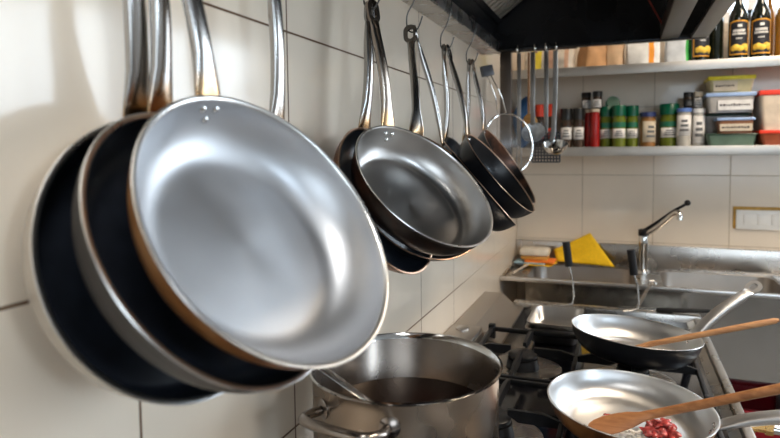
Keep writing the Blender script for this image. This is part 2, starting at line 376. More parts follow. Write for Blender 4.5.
# ------------------------------------------------------------------ frying pans
def pan_profile(R, h, rb, t=.0026, lip=.0016, n=12, rimw=.0034):
    outer = [(0, 0), (rb*.5, 0), (rb*.9, 0)]
    cur = []
    for i in range(n+1):
        a = (i/n)*math.radians(72)
        s_ = math.sin(a)/math.sin(math.radians(72)); c_ = (1-math.cos(a))/(1-math.cos(math.radians(72)))
        cur.append((rb+(R-rb)*s_, h*c_))
    outer += cur
    inner = [(r-t*(.3+.7*z/h)-.0008, max(z, .0)+t*(1-z/h)) for r, z in cur][::-1]
    inner[0] = (R-rimw, h-.0006)
    pr = outer+[(R+lip*.6, h+.0006), (R+.0003, h+lip), (R-rimw*.6, h+lip*.9)]+inner+[(rb*.5, t), (0, t)]
    mis = []
    no, ni = len(outer), len(inner)+2
    mis = [0]*(no-1)+[2]*4+[1]*(ni-1)
    return pr, mis, cur
def make_pan(name, label, C, n, R, h, hook, mats, rbf=.66, cat='frying pan', group=None, hmat=None, htint=None, base_w=.031, hw=.0195, rimw=.0034, eyelet=True, bulge=.014, hook_is_end=False, lip=.0016, rivets=True, roll=0, thick=1, aoff=0):
    C, n, hook = V(C), V(n).normalized(), V(hook)
    org = C-n*h
    xdir = hook-C; xdir -= n*xdir.dot(n)
    xdir = Matrix.Rotation(math.radians(aoff), 3, n) @ xdir
    Mx = frame(org, xdir, n)
    root = empty(name, label, cat, mat=Mx, group=group)
    pr, mis, cur = pan_profile(R, h, R*rbf, rimw=rimw, lip=lip)
    MB().lathe(pr, 96, mis).build('pan_body', mats, root, angle=50)
    H = Mx.inverted() @ hook
    T0 = V((R-.0030, 0, h-.007)); end = H.copy()
    d = (end-T0); L_ = d.length; d.normalize()
    S0 = V((0, 0, 1)).cross(d).normalized(); up = d.cross(S0)
    e2 = end-d*.022
    path = bez(T0, T0+V((.014, 0, .008)), T0+d*(L_*.35)+up*bulge*.6, T0+d*(L_*.62)+up*bulge*.2, 8)[:-1]+bez(T0+d*(L_*.62)+up*bulge*.2, T0+d*(L_*.75)+up*0, T0+d*(L_*.83), e2, 8)
    wk = [(0, base_w), (.10, base_w*.93), (.28, hw*1.05), (.6, hw*.92), (.85, hw*.9), (1, hw*1.05)]
    tk = [(0, .003), (.1, .007*thick), (.28, .0115*thick), (.6, .0125*thick), (.85, .009*thick), (1, .0038)]
    def sec(t):
        w_, t_ = lerpk(wk, t), lerpk(tk, t); g = .45 if .08 < t < .93 else 0
        pts = rsec(w_, t_, 24, 2.8)
        # a groove pressed along the handle's upper face
        return [(u, v-(g*t_*math.exp(-(u/(w_*.17))**2) if v < 0 else 0)*-1) for u, v in pts]
    def sdv(i):
        q = roll*min(1, i/8); return S0*math.cos(q)+up*math.sin(q)
    hb = MB().sweep(path, sec, sdv)
    # flat eyelet with an oval hole
    def stad(hw_, hl, k=24):
        o = []
        for i in range(k):
            a = 2*PI*i/k; cx, sy = math.cos(a), math.sin(a)
            o.append((cx*hw_, (hl-hw_)*(1 if sy > 1e-9 else (-1 if sy < -1e-9 else 0))+sy*hw_))
        return o
    cen = end-d*.0085
    ew = max(.0135, hw*.62)
    out, inn = stad(ew, .0190), stad(ew*.42, .0100)
    S = S0*math.cos(roll)+up*math.sin(roll); Nn = d.cross(S)
    loops = []
    for lp, z_ in ((out, -.002), (out, .002), (inn, .002), (inn, -.002)):
        loops.append([hb.bm.verts.new(cen+S*a+d*b+Nn*z_) for a, b in lp])
    for i in range(4):
        a, b = loops[i], loops[(i+1) % 4]
        for k in range(24):
            f = hb.bm.faces.new((a[k], a[(k+1) % 24], b[(k+1) % 24], b[k])); f.smooth = True
    hm = hmat or handle_mat(name+'_handle_steel', htint or (.42, .40, .38), (.50, .31, .15), R, R+L_*.82)
    hd = hb.build('handle', hm, root, angle=35)
    if rivets:
        for (dy, dz) in ((-.0075, 0), (.0075, 0), (0, -.010)):
            z = h-.011+dz; r_ = R
            for (ra, za), (rb_, zb) in zip(cur, cur[1:]):
                if za <= z <= zb: r_ = ra+(rb_-ra)*(z-za)/(zb-za)
            r_ -= .0042
            ang = dy/r_
            mt = frame((r_*math.cos(ang), r_*math.sin(ang), z+.001), (0, 1, 0), (-1, 0, .45))
            MB().lathe([(.0035, -.001), (.0036, .0004), (.0026, .0013), (0, .0017)], 14, mat=mt).build('rivet', 'chrome', hd)
    return root, Mx

HZ, HX = 1.606, .06
hookY = {'c': .383, 'b': .408, 'x': .583, 'd': .859, 'f': 1.056, 'g': 1.278, 'h': 1.511}
def HK(k, dx=0, dy=0): return (HX+dx, hookY[k]+dy, HZ)
G_hang = 'frying pans hanging on the wall'
make_pan('frying_pan', 'largest frying pan in front, satin silver inside with scorched orange outside', (.161, .427, 1.320), (.828, -.133, .544), .13, .050, HK('b', .004, .004),
         ['burnt_orange', 'pan_in_big', 'rim_steel'], rbf=.63, group=G_hang, rimw=.004, aoff=-3)
make_pan('frying_pan', 'middle of the three big left pans, black nonstick inside, grey outside, bare metal rim', (.121, .409, 1.303), (.852, -.007, .524), .13, .044, HK('b', -.003, -.006),
         ['outer_dark', 'nonstick', 'rim_steel'], rbf=.72, group=G_hang, rimw=.0045, aoff=-3)
make_pan('frying_pan', 'leftmost hanging pan nearest the wall, black inside with cream metal outside', (.075, .406, 1.291), (.935, -.132, .328), .125, .038, HK('c', -.012),
         ['outer_cream', 'nonstick', 'rim_steel'], rbf=.85, group=G_hang, rimw=.0045, aoff=-2)
make_pan('frying_pan', 'pan of which only the steel handle shows, just right behind the largest pan', (.092, .575, 1.318), (.9, -.1, .42), .095, .036, HK('x'),
         ['outer_grey', 'nonstick', 'rim_steel'], rbf=.68, group=G_hang, rivets=False, aoff=-8)
make_pan('frying_pan', 'medium deep pan in the centre, worn silver inside with dark scorched outside', (.165, .816, 1.330), (.67, -.26, .695), .12, .050, HK('d', .004, -.004),
         ['burnt_dark', 'pan_in_worn', 'rim_steel'], rbf=.72, group=G_hang, rimw=.003, base_w=.033, aoff=-5, htint=(.36, .30, .25))
make_pan('frying_pan', 'brown-sided pan half hidden left behind the central silver pan', (.102, .824, 1.304), (.909, -.101, .404), .12, .034, HK('d', -.004, .004),
         ['burnt_brown', 'nonstick', 'rim_copper'], rbf=.68, group=G_hang, rivets=False)
make_pan('frying_pan', 'dark pan nested directly behind the central silver pan, its rim showing below', (.120, .923, 1.308), (.681, -.465, .565), .126, .042, HK('f', -.004, -.004),
         ['carbon', 'carbon', 'rim_copper'], rbf=.68, group=G_hang, rimw=.002, rivets=False, aoff=-7, roll=-.8, hw=.015)
make_pan('frying_pan', 'black skillet seen edge-on just right of the central silver pan', (.176, 1.11, 1.312), (.732, .21, .648), .1055, .042, HK('f', .004, .004),
         ['carbon', 'carbon', 'rim_copper'], rbf=.76, group=G_hang, rimw=.002, rivets=False)
make_pan('frying_pan', 'black skillet seen from its black side, right of the edge-on one', (.188, 1.261, 1.327), (.766, .006, .643), .11, .045, HK('g', .004, .004),
         ['carbon', 'carbon', 'rim_copper'], rbf=.78, group=G_hang, rimw=.0022)
make_pan('frying_pan', 'small dark pan tucked against the wall behind two black skillets', (.108, 1.30, 1.325), (.85, 0, .52), .095, .032, HK('g', -.004, -.004),
         ['outer_grey', 'nonstick', 'outer_grey'], rbf=.66, group=G_hang, rivets=False)
make_pan('frying_pan', 'rightmost black skillet, brown-stained metal inside, beside the round strainer', (.162, 1.512, 1.334), (.834, .012, .552), .116, .043, HK('h', .004, .004),
         ['carbon', 'copper_in', 'rim_copper'], rbf=.76, group=G_hang, rimw=.0022)
make_pan('frying_pan', 'dark pan against the wall behind the rightmost black skillet', (.088, 1.525, 1.325), (.85, 0, .52), .09, .030, HK('h', -.004, -.004),
         ['carbon', 'nonstick', 'carbon'], rbf=.66, group=G_hang, rivets=False)

# wire hooks over the hood's lower flange
def wire_hook(y, label, dx=0):
    pts = []
    x0 = HX+dx
    ctrl = [(.018, .004, .030), (.012, .002, .012), (.004, 0, .0015), (-.006, 0, .002), (-.012, 0, .012), (-.011, .0, .035), (.002, .002, .060), (.012, .004, .095), (.011, .004, .116), (.003, .004, .1275), (-.006, .004, .118), (-.008, .004, .108)]
    P = [V(c) for c in ctrl]
    for i in range(len(P)-1):
        a, b, c, d = P[max(i-1, 0)], P[i], P[i+1], P[min(i+2, len(P)-1)]
        for k in range(5):
            t = k/5
            pts.append(.5*((2*b)+(-a+c)*t+(2*a-5*b+4*c-d)*t*t+(-a+3*b-3*c+d)*t**3))
    pts.append(P[-1])
    o = MB().tube([p*1.0 for p in pts], .0015, 8).build('wire_hook', 'wire_dark')
    o.location = (x0, y, HZ-.004)
    return tag(o, label, 'hook', 'wire hooks holding the pans')
wire_hook(hookY['d'], 'wire hook holding the central silver pan, its top out of view')
wire_hook(hookY['f'], 'leftmost wire hook whose long bent shank is seen, right of the central pan handle')
wire_hook(hookY['g'], 'third wire hook along the rail, above the black skillet seen from its side')
wire_hook(hookY['h'], 'rightmost wire hook on the rail, nearest the hood corner')

# ------------------------------------------------------------------ range hood
HB, HYB, HR = 1.701, 1.905, .664
hood = empty('range_hood', 'large black and steel extractor hood above the stove', 'range hood', loc=(.33, 1.0, HB))
def hp(mb, name, mats, label=None, par=hood):
    return mb.build(name, mats, par, label, loc=None)
def rel(mb):
    for v in mb.bm.verts: v.co -= V((.33, 1.0, HB))
    return mb
Y0H = .50
m = MB()
m.box((.048, HYB, HB), (HR, HYB+.012, 2.3)); m.box((.048, Y0H, HB), (.054, HYB+.012, 2.3)); m.box((HR-.01, Y0H, HB), (HR, HYB+.012, 2.3)); m.box((.068, Y0H, HB), (HR, Y0H+.012, 2.3)); m.box((.06, Y0H, 2.3), (HR, HYB+.012, 2.32))
rel(m).build('hood_shell', 'hood_black', hood)
m = MB(); m.box((HR-.042, Y0H, HB-.006), (HR+.002, HYB+.014, HB+.004), bev=.002)
rel(m).build('lower_lip', 'lip_steel', hood, 'dull steel lip along the room side')
m = MB(); m.box((.54, Y0H, HB-.004), (.588, HYB, HB+.004), bev=.001); m.box((.54, Y0H, HB+.004), (.546, HYB, HB+.04)); 
rel(m).build('grease_gutter', 'lip_steel', hood, 'dull steel grease gutter')
m = MB(); m.box((.048, HYB-.012, HB-.007), (HR, HYB+.016, HB+.006), bev=.003)
rel(m).build('rear_lip', 'hood_black', hood)
# baffle filter, sloping up into the hood
fm = frame((.056, Y0H+.02, HB+.082), (.80, 0, .60), (-.60, 0, .80))
m = MB()
Lf = .5; Wf = HYB-Y0H-.022
m.box((0, 0, 0), (Lf, .02, .02), mat=fm); m.box((0, Wf-.012, 0), (Lf, Wf, .02), mat=fm); m.box((0, 0, 0), (.016, Wf, .02), mat=fm)
rel(m).build('filter_frame', 'hood_black', hood)
m = MB()
k = 0
yy = .04
while yy < Wf-.03:
    m.box((.014, yy, .001), (Lf, yy+.019, .008), mat=fm); yy += .034
m.box((.0, .02, .025), (Lf, Wf-.01, .03), mi=1, mat=fm)
rel(m).build('baffle_filter', ['filter_steel', 'hood_black'], hood, 'bright steel slats of the grease filter')
# flange towards the wall that carries the hooks
m = MB()
m.box((0.001, Y0H, 1.690), (.060, HYB+.012, 1.694)); m.box((.056, Y0H, 1.690), (.0605, HYB+.012, 1.724), bev=.001)
rel(m).build('wall_flange', 'steel', hood, 'steel flange along the wall')
# red cable across the inside of the back
m = MB().tube([(.555, HYB-.06, HB+.006), (.50, HYB-.1, HB+.10), (.44, HYB-.14, HB+.22)], .0022, 8)
rel(m).build('cable', simple('dark_red_cable', (.22, .02, .01), .4), hood, 'thin dark red cable inside')

# ------------------------------------------------------------------ utensils hanging under the hood's rear lip
UY = 1.93
rr = empty('utensil_rail', 'dark rail with small bright hooks along the back of the hood', 'rail', loc=(.20, UY, HB-.004))
m = MB().tube([(-.11, 0, 0), (.10, 0, 0)], .004, 10); m.build('rail_bar', 'hood_black', rr)
for ux in (-.082, -.026, .008, .040):
    MB().tube([(ux, -.030, .010), (ux, -.040, .009), (ux, -.044, .001), (ux, -.040, -.006), (ux, -.020, -.008), (ux, 0, -.008)], .0032, 8).build('hook', 'chrome', rr)
def strip(x, w, z0, z1, y=UY, t=.003, mi=0): return [(x-w/2, y-t/2, z0), (x+w/2, y+t/2, z1)]
TOPZ = HB-.010
# skimmer spoon
e = empty('slotted_spoon', 'steel slotted spoon with round bowl in front of a wooden spoon', 'spoon', loc=(.162, UY, TOPZ), group='utensils hanging under the hood')
MB().box((-.0075, -.0015, -.235), (.0075, .0015, 0), bev=.001).build('handle', 'steel_dark', e)
mt = Matrix.Translation((.004, -.014, -.262)) @ Matrix.Rotation(math.radians(58), 4, 'X')
MB().lathe([(0, -.012), (.020, -.009), (.034, -.002), (.0385, .004), (.0375, .0045), (.033, 0), (.019, -.007), (0, -.010)], 32, mat=mt).build('bowl', 'spoon_grey', e)
e = empty('wooden_spoon', 'orange-brown wooden spoon hanging behind the steel slotted spoon', 'spoon', loc=(.146, UY+.02, TOPZ+.002), group='utensils hanging under the hood')
MB().tube([(0, 0, 0), (0, 0, -.20)], .004, 10).build('handle', 'wood_light', e)
MB().ball((.004, 0, -.235), .026, 3, sc=(1.0, .25, 1.4)).build('bowl', 'wood_orange', e)
# ladle
e = empty('ladle', 'steel soup ladle hanging right of the slotted spoon', 'ladle', loc=(.233, UY, TOPZ), group='utensils hanging under the hood')
MB().sweep([(0, 0, 0), (0, 0, -.15), (-.006, 0, -.27), (-.012, -.004, -.292)], rsec(.015, .003, 10, 4), (1, 0, 0)).build('handle', 'steel_dark', e)
mt = Matrix.Translation((.004, -.034, -.300)) @ Matrix.Rotation(math.radians(20), 4, 'X')
MB().lathe([(0, -.032), (.021, -.028), (.035, -.015), (.041, .002), (.040, .002), (.034, -.014), (.020, -.026), (0, -.030)], 32, mat=mt).build('bowl', 'chrome', e)
# plain flat handled ones
for (x, w, z, nm, lb) in ((.117, .013, .30, 'meat_fork', 'thin steel fork handle hanging left of the slotted spoon'),):
    e = empty(nm, lb, 'fork', loc=(x, UY, TOPZ), group='utensils hanging under the hood')
    MB().box((-w/2, -.0015, -z), (w/2, .0015, 0), bev=.001).build('handle', 'steel_dark', e)
    MB().tube([(-.004, 0, -z), (-.008, 0, -z-.03), (-.008, 0, -z-.10)], .0018, 8).tube([(.004, 0, -z), (.008, 0, -z-.03), (.008, 0, -z-.10)], .0018, 8).build('tines', 'steel_dark', e)
# perforated turner: real slots cut in a dark blade
e = empty('slotted_turner', 'dark perforated turner hanging behind spoon and ladle', 'spatula', loc=(.203, UY+.012, TOPZ+.008), group='utensils hanging under the hood')
MB().box((-.0075, -.0015, -.27), (.0075, .0015, 0), bev=.001).build('handle', 'steel_dark', e)
bl = MB(); BW, BH = .088, .095
for i in range(10):
    x = -BW/2+i*BW/9; bl.box((x-.0024, -.001, -.27-BH), (x+.0024, .001, -.27))
for i in range(10):
    z = -.27-i*BH/9; bl.box((-BW/2, -.001, z-.0024), (BW/2, .001, z+.0024))
bl.build('blade', 'grey_plastic', e)
# steel post at the hood's rear-left corner
m = MB().box((.050, 1.95, 1.22), (.088, 1.975, HB+.02), bev=.002)
tag(m.build('steel_post', 'brown_steel', loc=(.069, 1.96, 1.22)), 'upright dull steel post at the back left end of the hood', 'post')
# strainer with wire handle, hanging left of the post
st = V((.118, 1.74, 1.395)); nS = V((.74, -.66, .12)).normalized(); RS = .090
top = V((.052, 1.74, 1.615))
xs = top-st; xs -= nS*xs.dot(nS)
mS = frame(st, xs, nS); e = empty('strainer', 'round wire mesh strainer hanging beside the rightmost black skillet', 'strainer', mat=mS)
MB().tube([(RS*math.cos(2*PI*k/48), RS*math.sin(2*PI*k/48), 0) for k in range(48)], .0028, 8, closed=True).build('hoop', 'chrome', e)
m, nt, b, N, L = newmat('fine_wire_mesh')
tc = N.new('ShaderNodeTexCoord'); b.inputs['Base Color'].default_value = (.55, .55, .55, 1); b.inputs['Metallic'].default_value = 1; b.inputs['Roughness'].default_value = .4
b.inputs['Alpha'].default_value = .22; M['mesh'] = m
MB().lathe([(0, -.055), (.03, -.051), (.058, -.037), (.078, -.015), (RS-.002, 0)], 40).build('mesh_basket', 'mesh', e)
hl = mS.inverted() @ top
hw_ = MB()
for s_ in (-1, 1): hw_.tube([(RS*.97, s_*.018, 0), (RS+.05, s_*.012, .003), (hl.x-.01, s_*.006, hl.z*.9), (hl.x, s_*.003, hl.z)], .0016, 8)
hw_.tube([(RS*.97, .018, 0), (0, .012, -.044), (-RS*.97, 0, 0)], .0012, 6)
hw_.build('wire_handle', 'chrome', e)
MB().box((hl.x-.018, -.02, hl.z-.008), (hl.x+.014, .02, hl.z+.008), bev=.003).build('grip', 'grey_plastic', e)
# small sieve-like cup ring seen through the strainer
# ------------------------------------------------------------------ shelves
SY0 = 2.33
def shelf(name, z, label, x1=1.30):
    e = empty(name, label, 'shelf', loc=(0, YB, z), group='steel wall shelves')
    m = MB().box((.002, SY0-YB, -.004), (x1, -.001, 0), bev=.001); m.build('shelf_board', 'shelf_steel', e)
    m = MB().box((.002, SY0-YB-.002, -.034), (x1, SY0-YB+.002, .001), bev=.001); m.build('front_lip', 'shelf_steel', e)
    return e
shelf('wall_shelf', 1.687, 'upper steel shelf carrying packets and dark oil bottles')
shelf('wall_shelf', 1.381, 'lower steel shelf carrying spice jars and food boxes')

def jar(x, y, z, r, h, body, lid, lidh=.022, label=None, text='', lab=None, lidr=1.04, neck=False, group=None, cat='jar', band=None, name='spice_jar'):
    e = empty(name, text, cat, loc=(x, y, z), group=group)
    hb = h-lidh
    MB().lathe([(0, .0), (r*.92, 0), (r, .004), (r, hb*.86), (r*.88, hb*.97), (r*.86, hb), (0, hb)], 28).build('glass_body', body, e)
    MB().lathe([(0, hb), (r*lidr, hb), (r*lidr, hb+lidh*.9), (r*lidr*.93, hb+lidh), (0, hb+lidh)], 28).build('lid', lid, e)
    if lab:
        z0, z1, mt, a0 = lab
        m = MB(); n = 12; vs = []
        for i in range(n+1):
            a = math.radians(-90+a0-68+136*i/n)
            vs.append([m.bm.verts.new((r*1.012*math.cos(a), r*1.012*math.sin(a), hb*zz)) for zz in (z0, z1)])
        for i in range(n):
            f = m.bm.faces.new((vs[i][0], vs[i+1][0], vs[i+1][1], vs[i][1])); f.smooth = True
        lo_ = m.build('paper_label', mt, e)
        md = lo_.modifiers.new('s', 'SOLIDIFY'); md.thickness = .0006
        # printed lines of small lettering
        m = MB()
        for q in range(3):
            zz = hb*(z0+(z1-z0)*(.28+.22*q)); hh = hb*(z1-z0)*.06
            vs = []
            for i in range(7):
                a = math.radians(-90+a0-(36-6*q)+(72-12*q)*i/6)
                vs.append([m.bm.verts.new((r*1.03*math.cos(a), r*1.03*math.sin(a), zz+s_)) for s_ in (-hh, hh)])
            for i in range(6): m.bm.faces.new((vs[i][0], vs[i+1][0], vs[i+1][1], vs[i][1]))
        m.build('lettering', simple('print_grey', (.12, .12, .12)), e)
    return e
simple('spice_dark', (.05, .03, .02), .2); simple('spice_red', (.30, .010, .008), .25); simple('herb_green', (.12, .15, .015), .15)
simple('green_lid', (.0, .085, .042), .3); simple('black_lid', (.012, .012, .012), .3); simple('label_white', (.72, .70, .68), .6)
simple('navy_lid', (.02, .03, .11), .35); simple('nuts_brown', (.24, .11, .03), .35); simple('label_tan', (.55, .47, .36), .6)
simple('blue_lid', (.10, .18, .45), .35); simple('jar_clear', (.42, .40, .36), .15); simple('orange_red', (.85, .06, .02), .4)
simple('label_green', (.01, .13, .07), .5); simple('label_black', (.015, .015, .015), .5); simple('blue_bag', (.02, .08, .20), .5)
simple('spice_brown', (.28, .12, .05), .3)
ZL = 1.3815
Lg = 'jars on the lower shelf'
# blue bag behind the rail
m = MB().ball((0, 0, .10), .075, 3, sc=(.62, .45, 1.35), rough=.35, freq=12, seed=3)
tag(m.build('blue_packet', 'blue_bag'), 'crumpled blue packet at the left end of the lower shelf', 'packet').location = (.055, 2.45, ZL+.005)
jar(.115, 2.47, ZL, .020, .178, 'spice_dark', 'orange_red', .05, text='slim dark jar with orange-red cap, left of the ladle handle', lab=(.3, .62, 'orange_red', 0), group=Lg)
jar(.163, 2.47, ZL, .020, .178, 'spice_dark', 'orange_red', .05, text='slim dark jar with orange-red cap, right of the ladle handle', lab=(.3, .62, 'orange_red', 0), group=Lg)
jar(.225, 2.44, ZL, .0225, .156, 'spice_dark', 'black_lid', .045, text='black-lidded dark spice jar, left one beside the ladle bowl', lab=(.28, .72, 'label_white', 0), group=Lg)
jar(.272, 2.44, ZL, .0215, .156, 'spice_dark', 'black_lid', .045, text='black-lidded dark spice jar, standing just left of the red jars', lab=(.28, .72, 'label_white', 5), group=Lg)
jar(.312, 2.46, ZL, .0185, .150, 'spice_red', 'label_tan', .012, text='left slim jar of red chilli powder', group=Lg)
jar(.336, 2.425, ZL, .0175, .150, 'spice_red', 'label_tan', .012, text='right slim jar of red chilli powder', group=Lg)
jar(.300, 2.46, ZL+.151, .0185, .068, 'spice_dark', 'black_lid', .02, text='small black-lidded jar standing on the left red jar', lab=(.1, .75, 'label_white', 10), group=Lg)
jar(.344, 2.425, ZL+.151, .0185, .068, 'spice_dark', 'black_lid', .02, text='small black-lidded jar standing on the right red jar', lab=(.1, .75, 'label_white', -10), group=Lg)
gj = (.28, .86)
def green(x, y, r, txt, h=.160):
    e = jar(x, y, ZL, r, h, 'herb_green', 'green_lid', .04, text=txt, lab=(.28, .58, 'label_white', 0), group=Lg)
    MB().lathe([(r*1.006, .075), (r*1.010, .076), (r*1.010, .094), (r*1.006, .095)], 28).build('green_band', 'label_green', e)
    return e
green(.378, 2.45, .0255, 'green-lidded herb jar, left of the three, under the loose lid')
green(.425, 2.41, .0250, 'green-lidded herb jar, middle and foremost of the three')
green(.473, 2.45, .0235, 'green-lidded herb jar, right one of the three')
mt = Matrix.Rotation(math.radians(78), 4, 'X') @ Matrix.Rotation(math.radians(12), 4, 'Y')
m = MB().lathe([(0, .006), (.024, .006), (.0265, 0), (.0265, -.012), (.0245, -.012), (.0235, .0), (0, .002)], 28, mat=mt)
tag(m.build('jar_lid', 'green_lid'), 'loose green lid leaning on top of the leftmost green-lidded jar', 'lid').location = (.402, 2.44, ZL+.174)
jar(.530, 2.44, ZL, .0285, .132, 'nuts_brown', 'navy_lid', .018, text='navy-lidded jar of brown nuts', lab=(.15, .85, 'label_tan', 25), group=Lg)
green(.607, 2.46, .034, 'large green-lidded herb jar standing alone', .162)
jar(.655, 2.42, ZL, .0255, .142, 'jar_clear', 'blue_lid', .014, text='clear jar with blue lid right of the large green-lidded jar', lab=(.3, .9, 'label_white', 0), group=Lg)
jar(.706, 2.43, ZL, .0225, .140, 'jar_clear', 'label_white', .016, text='pale jar with white label and lid beside the food boxes', lab=(.1, .9, 'label_white', 0), group=Lg)
jar(.672, 2.45, ZL+.143, .0175, .060, 'spice_dark', 'black_lid', .018, text='small black jar stacked on the blue-lidded jar', lab=(.1, .8, 'label_black', 0), group=Lg)
jar(.706, 2.45, ZL+.141, .0165, .062, 'spice_dark', 'label_tan', .018, text='small tan-lidded jar stacked on the pale white jar', lab=(.1, .9, 'label_white', -10), group=Lg)

# food boxes
def fbox(x0, x1, y0, y1, z, h, body, lid, txt, lh=.012, tape=None, cat='food box', group='food boxes on the lower shelf'):
    e = empty('food_box', txt, cat, loc=((x0+x1)/2, (y0+y1)/2, z), group=group)
    a, b = (x1-x0)/2, (y1-y0)/2
    m = MB()
    # tapered tub
    bm2 = m.bm; r1 = []
    for (zz, k) in ((0, .90), (h-lh, 1)):
        ring = []
        for (sx_, sy_) in ((-1, -1), (1, -1), (1, 1), (-1, 1)):
            for q in range(4):
                ang = math.atan2(sy_, sx_)-PI/4+q*PI/6
                rr_ = .012
                ring.append(bm2.verts.new((sx_*(a*k-rr_)+rr_*math.cos(ang), sy_*(b*k-rr_)+rr_*math.sin(ang), zz)))
        r1.append(ring)
    for k in range(16): bm2.faces.new((r1[0][k], r1[0][(k+1) % 16], r1[1][(k+1) % 16], r1[1][k])).smooth = True
    bm2.faces.new(r1[0][::-1]); bm2.faces.new(r1[1])
    m.build('tub', body, e)
    MB().box((-a-.004, -b-.004, h-lh), (a+.004, b+.004, h), bev=.003).build('lid', lid, e)
    if tape:
        (tx0, tx1, tz0, tz1, mt) = tape
        MB().box((tx0*a, -b-.0012, h*tz0), (tx1*a, -b*.95, h*tz1)).build('paper_label', mt, e)
        m = MB(); w0, w1 = tx0*a+.006, tx1*a-.006; zz = h*(tz0+tz1)/2
        x = w0
        random.seed(int(x0*1000))
        while x < w1-.006:
            l = random.uniform(.003, .008)
            m.box((x, -b-.0022, zz-.0035*random.uniform(.6, 1.2)), (x+l, -b-.0010, zz+.004*random.uniform(.5, 1.2))); x += l+.0025
        m.build('lettering', simple('ink_dark', (.05, .035, .03)), e)
    return e
simple('tub_clear', (.40, .38, .36), .2); simple('tub_brown', (.22, .09, .04), .3); simple('tub_green', (.10, .16, .12), .3); simple('tub_yellow', (.58, .50, .28), .35)
simple('lid_yellow', (.78, .66, .02), .35); simple('lid_blue', (.33, .46, .72), .35); simple('lid_red', (.80, .05, .02), .35); simple('lid_dark_green', (.02, .05, .03), .35)
simple('tub_cream', (.70, .58, .45), .35); simple('tub_meatred', (.30, .07, .03), .3)
fbox(.728, .888, 2.37, 2.50, ZL, .044, 'tub_green', 'lid_dark_green', 'flat clear box with dark green lid, bottom of the food box stack', .006)
fbox(.762, .876, 2.36, 2.45, ZL+.0445, .056, 'tub_brown', 'lid_blue', 'small brown-filled box with blue lid, middle of the stack', .010, (-.9, .9, .15, .6, 'label_tan'))
fbox(.728, .884, 2.46, 2.57, ZL+.0445, .075, 'tub_clear', 'lid_dark_green', 'clear box standing behind the small brown-filled one', .008)
fbox(.728, .882, 2.38, 2.52, ZL+.120, .072, 'tub_clear', 'lid_blue', 'wide clear box with blue lid under the yellow-lidded one', .014, (-.55, .9, .12, .62, 'label_white'))
fbox(.734, .880, 2.39, 2.52, ZL+.1925, .060, 'tub_yellow', 'lid_yellow', 'pale box with yellow lid on top of the stack', .014, (-.8, .25, .1, .7, 'label_tan'))
fbox(.895, 1.12, 2.36, 2.52, ZL, .053, 'tub_meatred', 'lid_red', 'red-lidded box with dark red food below the larger one', .012)
fbox(.893, 1.13, 2.36, 2.53, ZL+.0535, .140, 'tub_cream', 'lid_red', 'large cream-coloured tub with red lid at the right frame edge', .018)

# upper shelf
ZU = 1.6875
Ug = 'packets on the upper shelf'
def packet(name, txt, x, y, w, d, h, mt, seed, mats2=None, cat='packet', rot=0, lean=0):
    m = MB(); bm2 = m.bm
    bmesh.ops.create_cube(bm2, size=1); bmesh.ops.subdivide_edges(bm2, edges=bm2.edges[:], cuts=5, use_grid_fill=True)
    for v in bm2.verts:
        x_, y_, z_ = v.co.x*2, v.co.y*2, v.co.z+.5
        pin = 1-.55*max(0, z_-.6)/.4
        rnd = (1-.12*(x_*x_)*(y_*y_))
        nn = noise.noise(V((x_*1.3+seed, y_*1.3, z_*2.5)))
        v.co = V((x_*w/2*rnd*(1+.10*nn), y_*d/2*pin*rnd*(1+.25*nn), z_*h*(1+.08*noise.noise(V((x_*2+seed, 3, seed)))*z_)))
    for f in bm2.faces:
        f.smooth = True
        if mats2:
            c = f.calc_center_median().x/w
            for (a, b_, mi) in mats2:
                if a <= c <= b_: f.material_index = mi
    o = m.build(name, mt)
    md = o.modifiers.new('s', 'SUBSURF'); md.levels = 1; md.render_levels = 1
    o.location = (x, y, ZU+.001); o.rotation_euler = (0, lean, rot)
    return tag(o, txt, cat, Ug)
simple('pale_plastic', (.70, .62, .52), .3); simple('bread', (.60, .36, .24), .6); simple('brown_paper', (.50, .27, .12), .7); simple('tan_paper', (.60, .40, .24), .6)
simple('white_bag', (.78, .77, .74), .45); simple('orange_print', (.88, .32, .02), .5); simple('pack_green', (.05, .40, .07), .5); simple('pack_yellow', (.80, .62, .05), .5); simple('pack_grey', (.60, .62, .64), .4)
packet('snack_packet', 'small pale packet with yellow print, seen between the hanging handles', .10, 2.45, .09, .08, .085, ['pale_plastic', 'pack_yellow'], 1, [(-.2, .3, 1)])
packet('bread_bag', 'see-through bag of reddish buns, left on the upper shelf', .200, 2.45, .11, .12, .085, ['pale_plastic', 'bread'], 2, [(-.45, -.1, 1), (.1, .3, 1)], 'bag')
packet('paper_bag', 'folded brown paper bag right of the bun bag', .318, 2.45, .10, .10, .12, ['brown_paper'], 5, None, 'bag', .5, .12)
packet('snack_packet', 'tan packet left of the white and orange bag', .408, 2.46, .07, .08, .11, ['tan_paper'], 8)
packet('flour_bag', 'white bag with orange stripe in the middle of the upper shelf', .508, 2.45, .125, .10, .105, ['white_bag', 'orange_print'], 11, [(.12, .33, 1)], 'bag')
packet('carton', 'white carton with green edge beside the oil bottles', .630, 2.45, .085, .07, .125, ['pack_grey', 'pack_green'], 14, [(.3, .6, 1)], 'carton')
